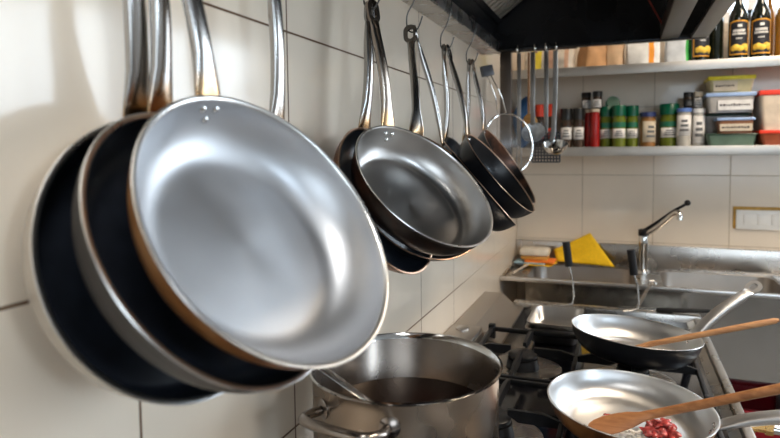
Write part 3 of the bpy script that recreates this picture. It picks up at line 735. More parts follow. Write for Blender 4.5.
# oil bottles
simple('oil_dark', (.006, .008, .004), .08, coat=.5); simple('label_ink', (.018, .018, .022), .5); simple('label_gold', (.80, .36, .03), .5); simple('olive_yellow', (.86, .55, .06), .5); simple('print_white', (.85, .82, .76), .5)
simple('oil_amber', (.40, .17, .015), .1, coat=.5)
def arc_patch(m, r, a0, a1, z0, z1, n=10, cz=None):
    vs = []
    for i in range(n+1):
        t = i/n; a = math.radians(-90+a0+(a1-a0)*t)
        top_ = z1 if cz is None else z1+cz*(1-(2*t-1)**2)
        vs.append([m.bm.verts.new((r*math.cos(a), r*math.sin(a), z)) for z in (z0, top_)])
    for i in range(n):
        m.bm.faces.new((vs[i][0], vs[i+1][0], vs[i+1][1], vs[i][1])).smooth = True
def bottle(x, y, txt, r=.0325, body='oil_dark', yaw=0, lab=True, full='label_ink'):
    e = empty('oil_bottle', txt, 'bottle', loc=(x, y, ZU+.001), group='oil bottles on the upper shelf'); e.rotation_euler = (0, 0, math.radians(yaw))
    MB().lathe([(0, .002), (r*.8, 0), (r, .006), (r, .150), (r*.93, .170), (r*.62, .195), (r*.42, .212), (r*.36, .235), (r*.36, .262), (0, .262)], 36).build('glass_body', body, e)
    MB().lathe([(r*.44, .228), (r*.46, .230), (r*.46, .266), (0, .268)], 24).build('cap', 'label_ink', e)
    if lab:
        m = MB(); arc_patch(m, r*1.008, -64, 64, .022, .140, cz=.006); m.build('label_border', 'label_gold', e, 'orange border of the label')
        m = MB(); arc_patch(m, r*1.016, -56, 56, .026, .135, cz=.006); m.build('bottle_label', full, e, 'dark printed label')
        m = MB(); 
        for (zz, hh, ww) in ((.108, .0045, 38), (.097, .0035, 42), (.080, .0022, 20)):
            a = -ww
            while a < ww-5:
                arc_patch(m, r*1.026, a, a+6.5, zz-hh, zz+hh, 2); a += 9
        arc_patch(m, r*1.026, -12, 12, .121, .130, 4)
        m.build('lettering', 'print_white', e)
        fr = MB()
        for (aa, zz, q) in ((-38, .045, .0125), (-18, .048, .0135), (4, .044, .0125), (26, .050, .013), (40, .042, .010)):
            a = math.radians(-90+aa); fr.ball((r*1.0*math.cos(a), r*1.0*math.sin(a), zz), q, 2, sc=(1, .45, .9) if abs(aa) < 30 else (.6, .6, .9))
        fr.build('printed_fruit', 'olive_yellow', e, 'yellow printed fruit on the label')
    return e
bottle(.703, 2.43, 'dark oil bottle whose label shows just below the hood corner', yaw=20)
bottle(.762, 2.47, 'plain dark bottle standing between hood corner and two labelled bottles', .028, lab=False)
bottle(.832, 2.44, 'left of the two oil bottles whose whole labels are seen')
bottle(.902, 2.44, 'right of the two oil bottles whose whole labels are seen')
bottle(.982, 2.43, 'amber oil bottle cut by the right frame edge', .036, 'oil_amber', lab=False)
bottle(.945, 2.51, 'slim yellow-labelled bottle standing behind the labelled pair', .018, 'oil_amber', lab=False)

# ------------------------------------------------------------------ switch plate
e = empty('switch_plate', 'white three-gang switch plate on the back wall with yellowed sealant edge', 'switch', loc=(.955, YB, 1.094))
m = MB(); P = [(-.103, -.045), (.12, -.045), (.12, .045), (-.103, .045)]
m.box((-.103, -.006, -.038), (.12, 0, .048), bev=.002); m.build('sealant', 'old_sealant', e, 'yellowed sealant')
MB().box((-.094, -.014, -.040), (.115, -.001, .036), bev=.003).build('plate', 'white_plastic', e)
for i in range(3): MB().box((-.068+i*.048, -.018, -.022), (-.068+i*.048+.045, -.012, .022), bev=.002).build('rocker', 'white_plastic', e)

# ------------------------------------------------------------------ sink counter
SF, SZ, SX1 = 2.19, .88, 1.9
e = empty('sink_counter', 'stainless steel double sink counter along the back wall', 'sink', loc=(0, YB, SZ))
m = MB()
def T_(lo, hi, **k): m.box((lo[0], lo[1]-YB, lo[2]-SZ), (hi[0], hi[1]-YB, hi[2]-SZ), **k)
B1 = (.085, .49); B2 = (.580, .985); BY = (2.245, 2.555)
T_((.002, SF, SZ-.004), (SX1, BY[0], SZ), bev=.001); T_((.002, BY[1], SZ-.004), (SX1, YB-.002, SZ), bev=.001)
for a, b in ((.002, B1[0]), (B1[1], B2[0]), (B2[1], SX1)): T_((a, BY[0], SZ-.004), (b, BY[1], SZ))
T_((.002, YB-.02, SZ), (SX1, YB-.002, .975), bev=.003)
T_((.002, SF, SZ), (.012, YB-.01, SZ+.010), bev=.002)
m.build('worktop', 'steel', e)
m = MB(); T_((.002, SF-.001, SZ-.006), (SX1, SF+.014, SZ+.010), bev=.003); m.build('front_edge', 'bright_steel', e, 'bright rounded front edge')
for (a, b) in (B1, B2):
    m = MB(); D = .17; n = 10; r = .05
    def rr_ring(ins, z, rad):
        o = []
        for (cx, cy, a0) in ((b-ins-rad, BY[1]-YB-ins-rad, 0), (a+ins+rad, BY[1]-YB-ins-rad, 90), (a+ins+rad, BY[0]-YB+ins+rad, 180), (b-ins-rad, BY[0]-YB+ins+rad, 270)):
            for k in range(7):
                t = math.radians(a0+15*k); o.append(m.bm.verts.new((cx+rad*math.cos(t), cy+rad*math.sin(t), z)))
        return o
    R_ = [rr_ring(-.002, -.002, .05), rr_ring(.004, -.006, .05), rr_ring(.012, -D+.04, .05), rr_ring(.03, -D+.008, .045), rr_ring(.06, -D, .03)]
    for i in range(4):
        for k in range(28): m.bm.faces.new((R_[i][k], R_[i][(k+1) % 28], R_[i+1][(k+1) % 28], R_[i+1][k])).smooth = True
    m.bm.faces.new(R_[-1])
    o = m.build('basin', 'steel_y', e); md = o.modifiers.new('s', 'SOLIDIFY'); md.thickness = .0015; md.offset = 1
    MB().lathe([(0, -D+.002), (.02, -D+.002), (.03, -D+.004), (.032, -D+.001)], 24, mat=Matrix.Translation(((a+b)/2, (BY[0]+BY[1])/2-YB, 0))).build('drain', 'chrome', e)
m = MB(); T_((.10, SF+.001, .59), (SX1, SF+.006, SZ-.001)); m.build('apron', 'apron_steel', e)
for x in (.12, 1.0, 1.84):
    for y_ in (SF+.02, YB-.08):
        m = MB(); T_((x, y_, .0), (x+.04, y_+.04, .70)); m.build('leg', 'steel_dark', e)
m = MB(); T_((.12, SF+.02, .30), (1.88, YB-.04, .32)); m.build('under_shelf', 'steel_dark', e)

# red crate below
e = empty('crate', 'dark red plastic crate on the shelf under the sink', 'crate', loc=(1.05, 2.38, .3205))
cx0, cx1, cy0, cy1, ch = -.33, .33, -.15, .15, .15
MB().box((cx0, cy0, 0), (cx1, cy1, .012), bev=.003).build('crate_base', 'red_plastic', e)
m = MB()
for a, b in (((cx0, cy0), (cx1, cy0+.01)), ((cx0, cy1-.01), (cx1, cy1)), ((cx0, cy0), (cx0+.01, cy1)), ((cx1-.01, cy0), (cx1, cy1))):
    m.box((a[0], a[1], .01), (b[0], b[1], ch), bev=.002); m.box((a[0]-.006, a[1]-.006, ch-.02), (b[0]+.006, b[1]+.006, ch), bev=.004); m.box((a[0]-.004, a[1]-.004, .09), (b[0]+.004, b[1]+.004, .10), bev=.002)
m.build('crate_wall', 'red_plastic', e)

# ------------------------------------------------------------------ faucet
FX, FY = .522, 2.49
e = empty('faucet', 'chrome mixer tap with long black lever at the back of the sink', 'faucet', loc=(FX, FY, SZ))
MB().lathe([(0, 0), (.026, 0), (.026, .006), (.017, .010), (.016, .10), (.018, .104), (.018, .145), (.015, .150), (0, .150)], 28).build('column', 'chrome', e)
MB().lathe([(.0195, .146), (.020, .147), (.020, .168), (.015, .172), (0, .172)], 28).build('cap', 'black_plastic', e)
MB().tube(bez((.010, -.004, .155), (.05, -.03, .18), (.08, -.05, .22), (.105, -.07, .245), 10)+bez((.105, -.07, .245), (.118, -.08, .256), (.124, -.086, .25), (.124, -.088, .222), 6)[1:], .0105, 14).build('spout', 'chrome', e)
MB().tube([(.0, 0, .165), (.05, -.025, .205), (.10, -.05, .250), (.142, -.07, .280)], lambda t: .0065-.001*t, 12).ball((.150, -.074, .287), .0115, 3).build('lever', 'black_plastic', e)

# ------------------------------------------------------------------ cloths and soap box by the sink
def cloth(name, txt, pts, mt, loc, th=.0025, wav=.004):
    """pts: quad corners (4) relative, wavy sheet"""
    m = MB(); n = 12; a, b, c, d = map(V, pts); g = []
    nrm = (b-a).cross(d-a).normalized()
    for i in range(n+1):
        row = []
        for j in range(n+1):
            u, v = i/n, j/n; p = a*(1-u)*(1-v)+b*u*(1-v)+c*u*v+d*(1-u)*v
            row.append(m.bm.verts.new(p+nrm*wav*noise.noise(V((u*3, v*3, loc[0]*9)))))
        g.append(row)
    for i in range(n):
        for j in range(n): m.bm.faces.new((g[i][j], g[i+1][j], g[i+1][j+1], g[i][j+1])).smooth = True
    o = m.build(name, mt); o.location = loc
    md = o.modifiers.new('s', 'SOLIDIFY'); md.thickness = th; md.offset = 0
    return tag(o, txt, 'cloth', 'cleaning cloths at the sink')
cloth('cleaning_cloth', 'large yellow cloth leaning on the wall left of the tap', [(-.09, .0, -.022), (.145, -.01, -.032), (.045, .035, .100), (-.105, .03, .022)], 'cloth_yellow', (.27, 2.525, .918), wav=.008)
cloth('cleaning_cloth', 'yellow cloth lying lowest under the plastic soap box', [(-.050, -.055, 0), (.062, -.055, .0), (.080, .04, 0), (-.05, .04, 0)], 'cloth_yellow', (.105, 2.48, .892), wav=.003)
cloth('cleaning_cloth', 'pale blue cloth between the yellow and orange ones', [(-.085, -.045, 0), (.045, -.05, 0), (.05, .04, 0), (-.08, .04, 0)], 'cloth_blue', (.095, 2.485, .897), th=.004, wav=.002)
cloth('cleaning_cloth', 'orange cloth directly under the plastic soap box', [(-.04, -.045, 0), (.085, -.05, 0), (.085, .04, 0), (-.05, .04, 0)], 'cloth_orange', (.095, 2.49, .9035), th=.007, wav=.002)
simple('milky_plastic', (.68, .62, .52), .3); simple('amber_sponge', (.55, .27, .05), .6)
e = empty('soap_box', 'milky plastic soap box on the folded cloths in the sink corner', 'box', loc=(.095, 2.49, .908))
MB().box((-.056, -.035, 0), (.056, .035, .016), bev=.005).build('sponge', 'amber_sponge', e, 'amber sponge')
MB().box((-.062, -.04, .016), (.062, .04, .050), bev=.013).build('tub', 'milky_plastic', e)
# stick in the left basin
m = MB().tube([(.075, 2.44, .895), (.045, 2.24, .897)], .004, 8)
tag(m.build('wooden_stick', simple('pale_stick', (.6, .5, .4), .6), loc=(.06, 2.34, .893)), 'thin pale stick lying across the corner of the sink', 'stick')

# ------------------------------------------------------------------ stove
TZ = .845; SYA, SYB_, SXB = .30, 1.955, .668
e = empty('stove', 'stainless steel gas stove with black hob standing along the left wall', 'stove', loc=(.33, 1.1, 0))
stove = e
def srel(mb):
    for v in mb.bm.verts: v.co -= V((.33, 1.1, 0))
    return mb
m = MB(); m.box((.03, SYA, .05), (SXB, SYB_, .80), bev=.004); srel(m).build('oven_body', 'steel', stove)
m = MB(); m.box((.11, SYA+.02, .80), (SXB-.03, SYB_-.03, TZ), bev=.003); srel(m).build('hob_plate', 'black_enamel', stove)
m = MB()
m.box((.10, SYB_-.035, .80), (SXB, SYB_, .868), bev=.006); m.box((SXB-.020, SYA, .80), (SXB, SYB_, .862), bev=.005); m.box((.10, SYA, .80), (SXB, SYA+.03, .862), bev=.006)
# inner slope strips
mt = Matrix.Translation((SXB-.032, 0, .847)) @ Matrix.Rotation(math.radians(-25), 4, 'Y')
m.box((-.010, SYA+.02, -.002), (.012, SYB_-.03, .002), mat=mt)
srel(m).build('hob_rim', 'steel', stove)
# ledge at the wall: flat top, sloping inner side
m = MB(); prof = [(.003, .80), (.003, .893), (.062, .893), (.098, .862), (.135, .852), (.135, .80)]
ya, yb = 1.53, SYB_-.03
A_ = [m.bm.verts.new((x, ya, z)) for x, z in prof]; B_ = [m.bm.verts.new((x, yb, z)) for x, z in prof]
m.bm.faces.new(A_); m.bm.faces.new(B_[::-1])
for k in range(len(prof)): m.bm.faces.new((A_[k], B_[k], B_[(k+1) % 6], A_[(k+1) % 6]))
m.box((.003, SYA, .80), (.088, ya, .885), bev=.003); m.box((.003, 1.40, .885), (.085, ya-.004, .897), bev=.003)
srel(m).build('rear_ledge', 'steel_y', stove)
m = MB().lathe([(0, .897), (.018, .897), (.018, .902), (.015, .904), (0, .904)], 24, mat=Matrix.Translation((.040, 1.485, 0)))
srel(m).build('vent_cap', 'steel', stove)
m = MB(); m.box((SXB, SYA, .70), (SXB+.012, SYB_, .80), bev=.003); srel(m).build('control_panel', 'steel', stove)
for ky in (.55, .80, 1.05, 1.30, 1.55):
    m = MB().lathe([(0, 0), (.022, 0), (.020, .02), (.018, .026), (0, .026)], 24, mat=frame((SXB+.012, ky, .752), (0, 1, 0), (1, 0, 0))); srel(m).build('knob', 'black_plastic', stove)
m = MB().tube([(SXB+.05, SYA+.1, .66), (SXB+.05, 1.62, .66)], .009, 12); srel(m).build('towel_bar', 'steel', stove)

# burners
BX, BYs = (.215, .465), (.70, 1.045, 1.395)
def burner(x, y, first, label):
    e = empty('burner', label, 'burner', loc=(x, y, TZ), group='gas burners of the stove')
    MB().lathe([(.085, .001), (.088, .004), (.080, .006), (.052, .003), (.03, .0025)], 48, sx=1.05, sy=.92).build('drip_plate', 'steel', e, 'steel drip plate')
    MB().lathe([(0, .002), (.040, .002), (.036, .022), (.036, .026), (0, .026)], 40).build('burner_base', 'iron', e)
    m = MB().lathe([(0, .026), (.030, .026), (.034, .029), (.034, .036), (.030, .039), (0, .0405)], 40)
    m.build('burner_cap', 'iron', e)
    return e
lbls = {(0, 2): 'left rear gas burner left uncovered beside the steel trays', (1, 2): 'gas burner underneath the black-sided pan with the wooden spoon', (0, 1): 'gas burner on the wall side behind the front silver pan',
        (1, 1): 'gas burner underneath the pan with meat', (0, 0): 'gas burner underneath the steel pot', (1, 0): 'front gas burner below the lower frame edge'}
for i, x in enumerate(BX):
    for j, y in enumerate(BYs): burner(x, y, 0, lbls[(i, j)])

# cast iron grates
GZ = .899
def grate(y, label):
    e = empty('grate', label, 'grate', loc=(.34, y, TZ), group='cast iron grates')
    x0, x1, hy = .105-.34, .60-.34, .165
    top_ = GZ-TZ-.006
    m = MB()
    def bar(a, b, w=.009, z0=top_-.016, z1=top_-.004, taper=False):
        a, b = V(a), V(b); d = (b-a).to_3d(); d.z = 0; L_ = d.length; mt_ = frame((a.x, a.y, 0), (d.x, d.y, 0), (0, 0, 1))
        m.box((0, -w/2, z0), (L_, w/2, z1), bev=.0015, mat=mt_)
    bar((x0, -hy), (x1, -hy)); bar((x0, hy), (x1, hy)); bar((x0, -hy), (x0, hy)); bar((x1, -hy), (x1, hy)); bar((0, -hy), (0, hy))
    m.build('grate_frame', 'iron', e)
    for cx in (BX[0]-.34, BX[1]-.34):
        for (ax, ay) in ((cx, -hy), (cx, hy), (0 if cx < 0 else x1, 0), (x0 if cx < 0 else 0, 0)):
            f = MB(); d = V((cx-ax, -ay, 0)); L_ = d.length-.028; mt_ = frame((ax, ay, 0), d, (0, 0, 1))
            poly = [(0, top_-.016), (0, top_-.004), (L_*.35, top_+.006), (L_, top_+.006), (L_, top_-.004), (L_*.8, top_-.016)]
            f.prism(poly, mt_ @ Matrix.Translation((0, .004, 0)) @ Matrix.Rotation(PI/2, 4, 'X'), .008)
            f.build('finger', 'iron', e)
    for (ax, ay) in ((x0, -hy), (x1, -hy), (x0, hy), (x1, hy)):
        MB().box((ax-.009, ay-.009, 0), (ax+.009, ay+.009, top_+.004), bev=.003).build('foot', 'iron', e)
    return e
grate(1.395, 'rear cast iron grate under the black-sided pan'); grate(1.045, 'middle cast iron grate under the pan with meat'); grate(.70, 'front cast iron grate under the steel pot')

# ------------------------------------------------------------------ pot
PX, PY, PR, PZ0, PH = .160, .731, .128, .9, .187
e = empty('stock_pot', 'tall stainless steel pot of dark broth on the front of the stove', 'pot', loc=(PX, PY, PZ0))
t = .0022
pr = [(0, 0), (PR-.012, 0), (PR-.003, .004), (PR-.0015, .012), (PR-.0015, PH-.004), (PR+.0035, PH-.001), (PR+.004, PH+.0012), (PR+.001, PH+.0015), (PR-.0045, PH-.006), (PR-.0045, .012), (PR-.010, .005), (0, .004)]
MB().lathe(pr, 128, [0]*4+[2]*4+[1]*3).build('pot_body', ['pot_steel', 'pot_inner', 'chrome'], e, angle=50)
for (a, txt) in ((-101, 0), (79, 0)):
    a = math.radians(a); c, s_ = math.cos(a), math.sin(a); Rm = Matrix.Rotation(a, 4, 'Z')
    hb = MB(); zz = PH-.029
    def hpnt(x, y, z): return Rm @ V((x, y, z))
    arc = [hpnt(PR-.004, -.050, zz)]+[hpnt(*p) for p in ((PR+.010, -.052, zz+.001), (PR+.028, -.047, zz+.004), (PR+.037, -.032, zz+.006), (PR+.040, 0, zz+.007), (PR+.037, .032, zz+.006), (PR+.028, .047, zz+.004), (PR+.010, .052, zz+.001), (PR-.004, .050, zz))]
    P = arc; pts = []
    for i in range(len(P)-1):
        p0, p1, p2, p3 = P[max(i-1, 0)], P[i], P[i+1], P[min(i+2, len(P)-1)]
        for k in range(5):
            tt = k/5; pts.append(.5*((2*p1)+(-p0+p2)*tt+(2*p0-5*p1+4*p2-p3)*tt*tt+(-p0+3*p1-3*p2+p3)*tt**3))
    pts.append(P[-1])
    hb.tube(pts, .0062, 12)
    for sgn in (-1, 1):
        aa = a+sgn*.40
        hb.lathe([(.013, -.004), (.013, .001), (.008, .004), (0, .005)], 20, mat=frame((math.cos(aa)*(PR-.001), math.sin(aa)*(PR-.001), zz), (0, 0, 1), (math.cos(aa), math.sin(aa), 0)))
    hb.build('handle', 'handle_dark', e)
m = MB().lathe([(0, 0), (PR-.0046, 0)], 96); o = m.build('broth', 'liquid'); o.location = (PX, PY, 1.018)
tag(o, 'dark broth filling the steel pot', 'soup')
o['kind'] = 'stuff'; 
# ladle resting in the pot
e = empty('serving_spoon', 'steel spoon leaning in the pot against its left rim', 'spoon', loc=(.13, .67, 1.045))
base = V((.13, .67, 1.045))
p0 = V((.040, .640, 1.125))-base; p1 = V((.128, .662, 1.062))-base; p2 = V((.165, .690, 1.02))-base
def ssec(tq): w_ = lerpk([(0, .024), (.3, .022), (1, .014)], tq); return rsec(w_, .003, 14, 4)
MB().sweep([p0, p0.lerp(p1, .3), p0.lerp(p1, .7), p1, p2], ssec, (.35, -.9, 0)).build('handle', 'steel', e)
MB().ball(p2+V((.012, .006, -.012)), .03, 3, sc=(1, .7, .25)).build('bowl', 'steel', e)

# ------------------------------------------------------------------ pans on the stove
hmK = handle_mat('bright_handle_steel', (.80, .79, .78), (.70, .69, .68), 0, .001, dark=(.6, .6, .6))
def up_hook(C, n, R, dirxy, L_, el):
    d = V((dirxy[0], dirxy[1], 0)).normalized(); C = V(C); a = C+d*R
    return a+d*L_*math.cos(math.radians(el))+V((0, 0, L_*math.sin(math.radians(el))))
CJ = V((.453, 1.027, .9495)); nJ = (.05, -.01, .998)
hmK.node_tree.nodes['Principled BSDF'].inputs['Roughness'].default_value = .38
rootJ, MJ = make_pan('frying_pan', 'silver pan with scorched orange side holding meat, front of the stove', CJ, nJ, .135, .046, up_hook(CJ, nJ, .135, (.995, -.10), .19, 13), ['burnt_orange', 'pan_in', 'rim_steel'], rbf=.66, hmat=hmK, rimw=.0028, thick=1.4, hw=.023, roll=.3)
CK = V((.469, 1.394, .963)); nK = (.075, .06, .995)
rootK, MK = make_pan('frying_pan', 'black-sided pan with silver inside on the rear burner, handle pointing up right', CK, nK, .14, .055, up_hook(CK, nK, .14, (.883, .469), .185, 30), ['carbon', 'pan_in', 'rim_steel'], rbf=.66, hmat=hmK, rimw=.0026, hw=.026, thick=1.5, roll=.5)

# meat and onion in the front pan
def inpan(Mx, x, y, z): return Mx @ V((x, y, z))
mc = [(.403, 1.018), (.412, 1.032), (.421, 1.048), (.437, 1.058), (.488, 1.020), (.502, 1.034), (.514, 1.026), (.486, 1.000), (.500, 1.004), (.516, 1.006), (.503, 1.015)]
ml = ['meat bit left of the spatula, nearest its tip', 'second meat bit left of the spatula', 'third meat bit along the far edge of the spatula', 'meat bit just beyond the top of the spatula blade',
      'left piece of the meat heap below the spatula handle', 'back middle piece of the meat heap', 'back right piece of the meat heap', 'front left piece of the meat heap', 'front middle piece of the meat heap', 'rightmost piece of the meat heap', 'topmost piece of the meat heap']
for i, (x, y) in enumerate(mc):
    zz = .908 if i < 4 else .9115
    if i == 10: zz = .925
    r = .0065 if i < 4 else .0115
    x_, y_ = x, y
    o = MB().ball((0, 0, 0), r, 3, sc=(1.35, .85, .62), rough=.95, freq=130, seed=i).build('meat_piece', 'meat', angle=60); o.location = (x_, y_, zz+.002)
    o.rotation_euler = (0, 0, i*1.3)
    tag(o, 'raw red '+ml[i], 'meat', 'meat pieces in the front pan')
m = MB(); random.seed(5)
for i in range(60):
    a, q = random.uniform(0, 2*PI), random.random()**.5
    m.ball((math.cos(a)*q*.034, math.sin(a)*q*.022, random.uniform(.0, .004)), random.uniform(.0025, .0045), 1, sc=(1.3, .9, .7))
o = m.build('chopped_onion', 'onion'); o.location = (.462, .990, .9065); o['kind'] = 'stuff'
tag(o, 'chopped white onion frying under the spatula', 'onion')

def spoon(name, txt, tip, neck, end, bw, rh, mt, nrm=(0, 0, 1), blade=.085, up=None):
    """flat wooden blade from tip to neck, round stick on to the end"""
    tip, neck, end = V(tip), V(neck), V(end)
    e = empty(name, txt, 'spoon', loc=tuple(tip))
    m = MB()
    ax = (neck-tip).normalized(); Lb = (neck-tip).length
    pts = [tip+ax*Lb*q for q in (0, .04, .12, .25, .45, .65, .82, .95, 1.0)]
    ws = [bw*.30, bw*.62, bw*.86, bw*1.0, bw*1.0, bw*.84, bw*.52, rh*2.2, rh*2.0]
    ts = [.003, .004, .005, .006, .007, .009, .011, rh*1.9, rh*2.0]
    d2 = (end-neck)
    pts += [neck+d2*q for q in (.1, .3, .6, .85, .97, 1)]; ws += [rh*2, rh*2, rh*2, rh*2.1, rh*1.9, rh*1.0]; ts += [rh*2, rh*2, rh*2, rh*2.1, rh*1.9, rh*1.0]
    n = len(pts)
    side = V(nrm).cross(ax)
    def sec(tq):
        i = round(tq*(n-1)); return rsec(ws[i], ts[i], 20, 2.4)
    pts = [p-tip for p in pts]
    m.sweep(pts, sec, side)
    o = m.build('spoon_body', mt, e, angle=60)
    bpy.data.objects.remove(e)
    o.name = name; o.parent = None; o.location = tip
    return tag(o, txt, 'spoon')
spoon('wooden_spatula', 'broad wooden spatula lying in the pan with meat', (.389, .974, .916), (.488, .995, .948), (.690, .944, 1.047), .032, .0068, 'wood', nrm=(-.15, -.75, .8))
spoon('wooden_spoon', 'wooden spoon handle resting across the black-sided pan', (.455, 1.385, .922), (.500, 1.380, .940), (.745, 1.372, 1.020), .03, .0062, 'wood_light', nrm=(-.2, .1, 1))

# ------------------------------------------------------------------ steel trays
def tray(txt, x0, x1, y0, y1, z0, h):
    m = MB(); c = V(((x0+x1)/2, (y0+y1)/2, z0)); a, b = (x1-x0)/2, (y1-y0)/2
    def ring(ins, z, rad):
        o = []
        for (sx_, sy_, a0) in ((1, 1, 0), (-1, 1, 90), (-1, -1, 180), (1, -1, 270)):
            for k in range(6):
                tt = math.radians(a0+18*k); o.append(m.bm.verts.new((sx_*(a-ins-rad)+rad*math.cos(tt), sy_*(b-ins-rad)+rad*math.sin(tt), z)))
        return o
    rs = [ring(-.006, h-.003, .024), ring(-.006, h, .024), ring(0, h, .020), ring(.003, h-.004, .020), ring(.008, .006, .018), ring(.016, 0, .012)]
    for i in range(5):
        for k in range(24): m.bm.faces.new((rs[i][k], rs[i][(k+1) % 24], rs[i+1][(k+1) % 24], rs[i+1][k])).smooth = True
    m.bm.faces.new(rs[-1]); o = m.build('steel_tray', 'bright_steel', angle=50); o.location = c
    md = o.modifiers.new('s', 'SOLIDIFY'); md.thickness = .0012; md.offset = -1
    return tag(o, txt, 'tray', 'steel trays behind the rear burner')
tray('lower steel tray, holding the other one', .196, .335, 1.575, 1.768, .847, .042)
tray('upper steel tray stacked inside the lower one', .200, .331, 1.579, 1.764, .862, .043)

# black gripped wire tools standing behind
def wiretool(txt, x, y, zt, lean, z0, foot):
    e = empty('wire_tool', txt, 'utensil', loc=(x, y, z0), group='black-gripped wire tools behind the stove')
    h = zt-z0
    MB().tube([(-lean, 0, h), (-lean*.5, 0, h-.078)], .0125, 14).build('grip', 'black_plastic', e)
    MB().tube([(-lean*.5, 0, h-.076), (0, 0, h*.42), (.006, 0, .03), (.002, -.01, .008), (-.02, -.02, .002), (foot, -.03, .002)], .0026, 10).build('wire_shaft', 'steel', e)
wiretool('black-gripped wire tool standing in front of the yellow cloth', .290, 1.925, 1.075, .020, .870, -.06)
wiretool('black-gripped wire tool standing in front of the tap', .486, 1.925, 1.060, .020, .870, -.04)
# horizontal steel rod with black grip
e = empty('sharpening_steel', 'steel rod with black grip lying on the stove edge behind the rear pan', 'utensil', loc=(.43, 1.932, .873))
MB().tube([(0, 0, 0), (.115, .002, .0015)], .0045, 12).build('rod', 'chrome', e)
MB().tube([(.112, .002, .0015), (.12, .002, .0015), (.19, .004, .004), (.262, .005, .010)], lambda q: .0055+.0022*math.sin(PI*min(1, q*1.05)), 14).build('grip', 'black_plastic', e)
# angled steel bar with a hooked top leaning on the sink edge
e = empty('steel_bar', 'angled flat steel bar with hooked end below the tap', 'bar', loc=(.487, 1.94, .872))
MB().sweep([(0, 0, 0), (.020, .09, .014), (.040, .18, .028), (.054, .243, .034)], rsec(.012, .004, 12, 4), (1, -.1, 0)).build('bar', 'steel', e)
MB().tube([(.040, .240, .036), (.058, .243, .040), (.066, .243, .034), (.066, .241, .024)], .004, 10).build('hooked_end', 'steel', e)

# gas tap at the right
e = empty('gas_tap', 'brass gas tap with chrome elbow at the room side of the stove', 'tap', loc=(.70, 1.40, .775))
MB().lathe([(0, 0), (.013, 0), (.013, .012), (.010, .012), (.010, .03), (.014, .03), (.014, .045), (0, .045)], 6, mat=frame((0, 0, 0), (0, 1, 0), (1, 0, 0))).build('hex_nut', 'brass', e, 'brass hexagonal nut')
MB().tube([(.044, 0, 0), (.066, 0, 0), (.078, 0, -.006), (.082, 0, -.02), (.082, 0, -.10)], .011, 14).build('elbow', 'chrome', e)
MB().box((-.018, -.02, -.014), (.0, .02, .014), bev=.003).build('mount', 'white_plastic', e)

# unseen bulb and fill light added in the hood to brighten stove and filter
MB().lathe([(0, .03), (.03, .03), (.034, .02), (.030, -.005), (.012, -.025), (0, -.028)], 24, mat=Matrix.Translation((.40-.33, 1.25-1.0, 2.27-HB))).build('fill_bulb', 'lamp_panel', hood, 'unseen round bulb added inside the hood to brighten the stove')
l = bpy.data.lights.new('hood_fill', 'POINT'); l.energy = 9; l.color = (1, .86, .68); l.shadow_soft_size = .04
o = bpy.data.objects.new('hood_fill', l); COL.objects.link(o); o.location = (.40, 1.25, 2.19)
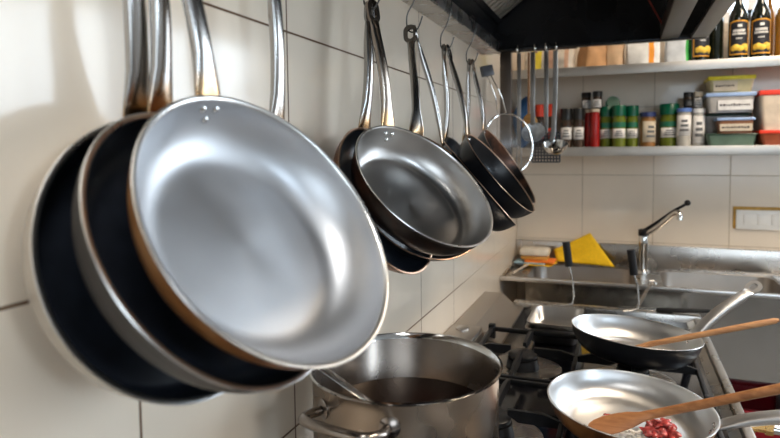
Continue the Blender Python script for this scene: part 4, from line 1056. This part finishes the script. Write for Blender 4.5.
# ------------------------------------------------------------------ lamps of the room
def lamp(x, y, sx, sy, power, col, name, txt):
    e = empty('ceiling_lamp', txt, 'lamp', loc=(x, y, LZ), group='ceiling lamps')
    MB().box((-sx/2-.03, -sy/2-.03, -.07), (sx/2+.03, sy/2+.03, 0), bev=.005).build('lamp_housing', 'frame_white', e)
    MB().box((-sx/2, -sy/2, -.078), (sx/2, sy/2, -.068)).build('diffuser', 'lamp_panel', e)
    l = bpy.data.lights.new(name, 'AREA'); l.shape = 'RECTANGLE'; l.size = sx; l.size_y = sy; l.energy = power; l.color = col
    o = bpy.data.objects.new(name, l); COL.objects.link(o); o.location = (x, y, LZ-.085); return o
lamp(1.55, 1.30, .45, 1.1, 62, (1, .82, .62), 'area_lamp_a', 'long lit ceiling lamp over the middle of the kitchen')
lamp(.75, -.25, .30, 1.2, 15, (.86, .93, 1), 'area_lamp_b', 'long lit ceiling lamp above the viewer')
def sunwin(name, loc, rot, sx, sy, power, col):
    l = bpy.data.lights.new(name, 'AREA'); l.shape = 'RECTANGLE'; l.size = sx; l.size_y = sy; l.energy = power; l.color = col
    o = bpy.data.objects.new(name, l); COL.objects.link(o); o.location = loc; o.rotation_euler = rot; return o
sunwin('daylight_front', (1.9, LY0-.02, 1.6), (PI/2, 0, 0), 1.9, 1.3, 10, (.80, .90, 1))
sunwin('cool_fill_right', (LX-.03, -1.0, 2.05), (0, PI/2, 0), .60, .40, 35, (.68, .84, 1))  # added cool fill at the added window, no known source there

wd = bpy.data.worlds.new('w'); scn.world = wd; wd.use_nodes = True
wd.node_tree.nodes['Background'].inputs[0].default_value = (.75, .85, 1, 1); wd.node_tree.nodes['Background'].inputs[1].default_value = .4

# ------------------------------------------------------------------ camera
F, CXp, CYp, YAW, PIT, ROLL = 580.55, 408.37, 183.77, .35177, .05932, -.01005
cam = bpy.data.cameras.new('camera'); co = bpy.data.objects.new('camera', cam); COL.objects.link(co); scn.camera = co
fw = V((-math.sin(YAW)*math.cos(PIT), math.cos(YAW)*math.cos(PIT), -math.sin(PIT)))
r0 = V((math.cos(YAW), math.sin(YAW), 0)); u0 = r0.cross(fw)
r_ = r0*math.cos(ROLL)+u0*math.sin(ROLL); u_ = -r0*math.sin(ROLL)+u0*math.cos(ROLL)
mc_ = Matrix((r_, u_, -fw)).transposed().to_4x4(); mc_.translation = V((.4352, 0, 1.38)); co.matrix_world = mc_
cam.sensor_fit = 'HORIZONTAL'; cam.sensor_width = 36; cam.lens = 36*F/780
cam.shift_x = -(CXp-390)/780; cam.shift_y = (CYp-219)/780
cam.clip_start = .02
cam.dof.use_dof = True; cam.dof.focus_distance = 1.0; cam.dof.aperture_fstop = 4.6

vs = scn.view_settings
vs.view_transform = 'Standard'; vs.look = 'None'; vs.gamma = 1; vs.use_curve_mapping = False; vs.exposure = -.42
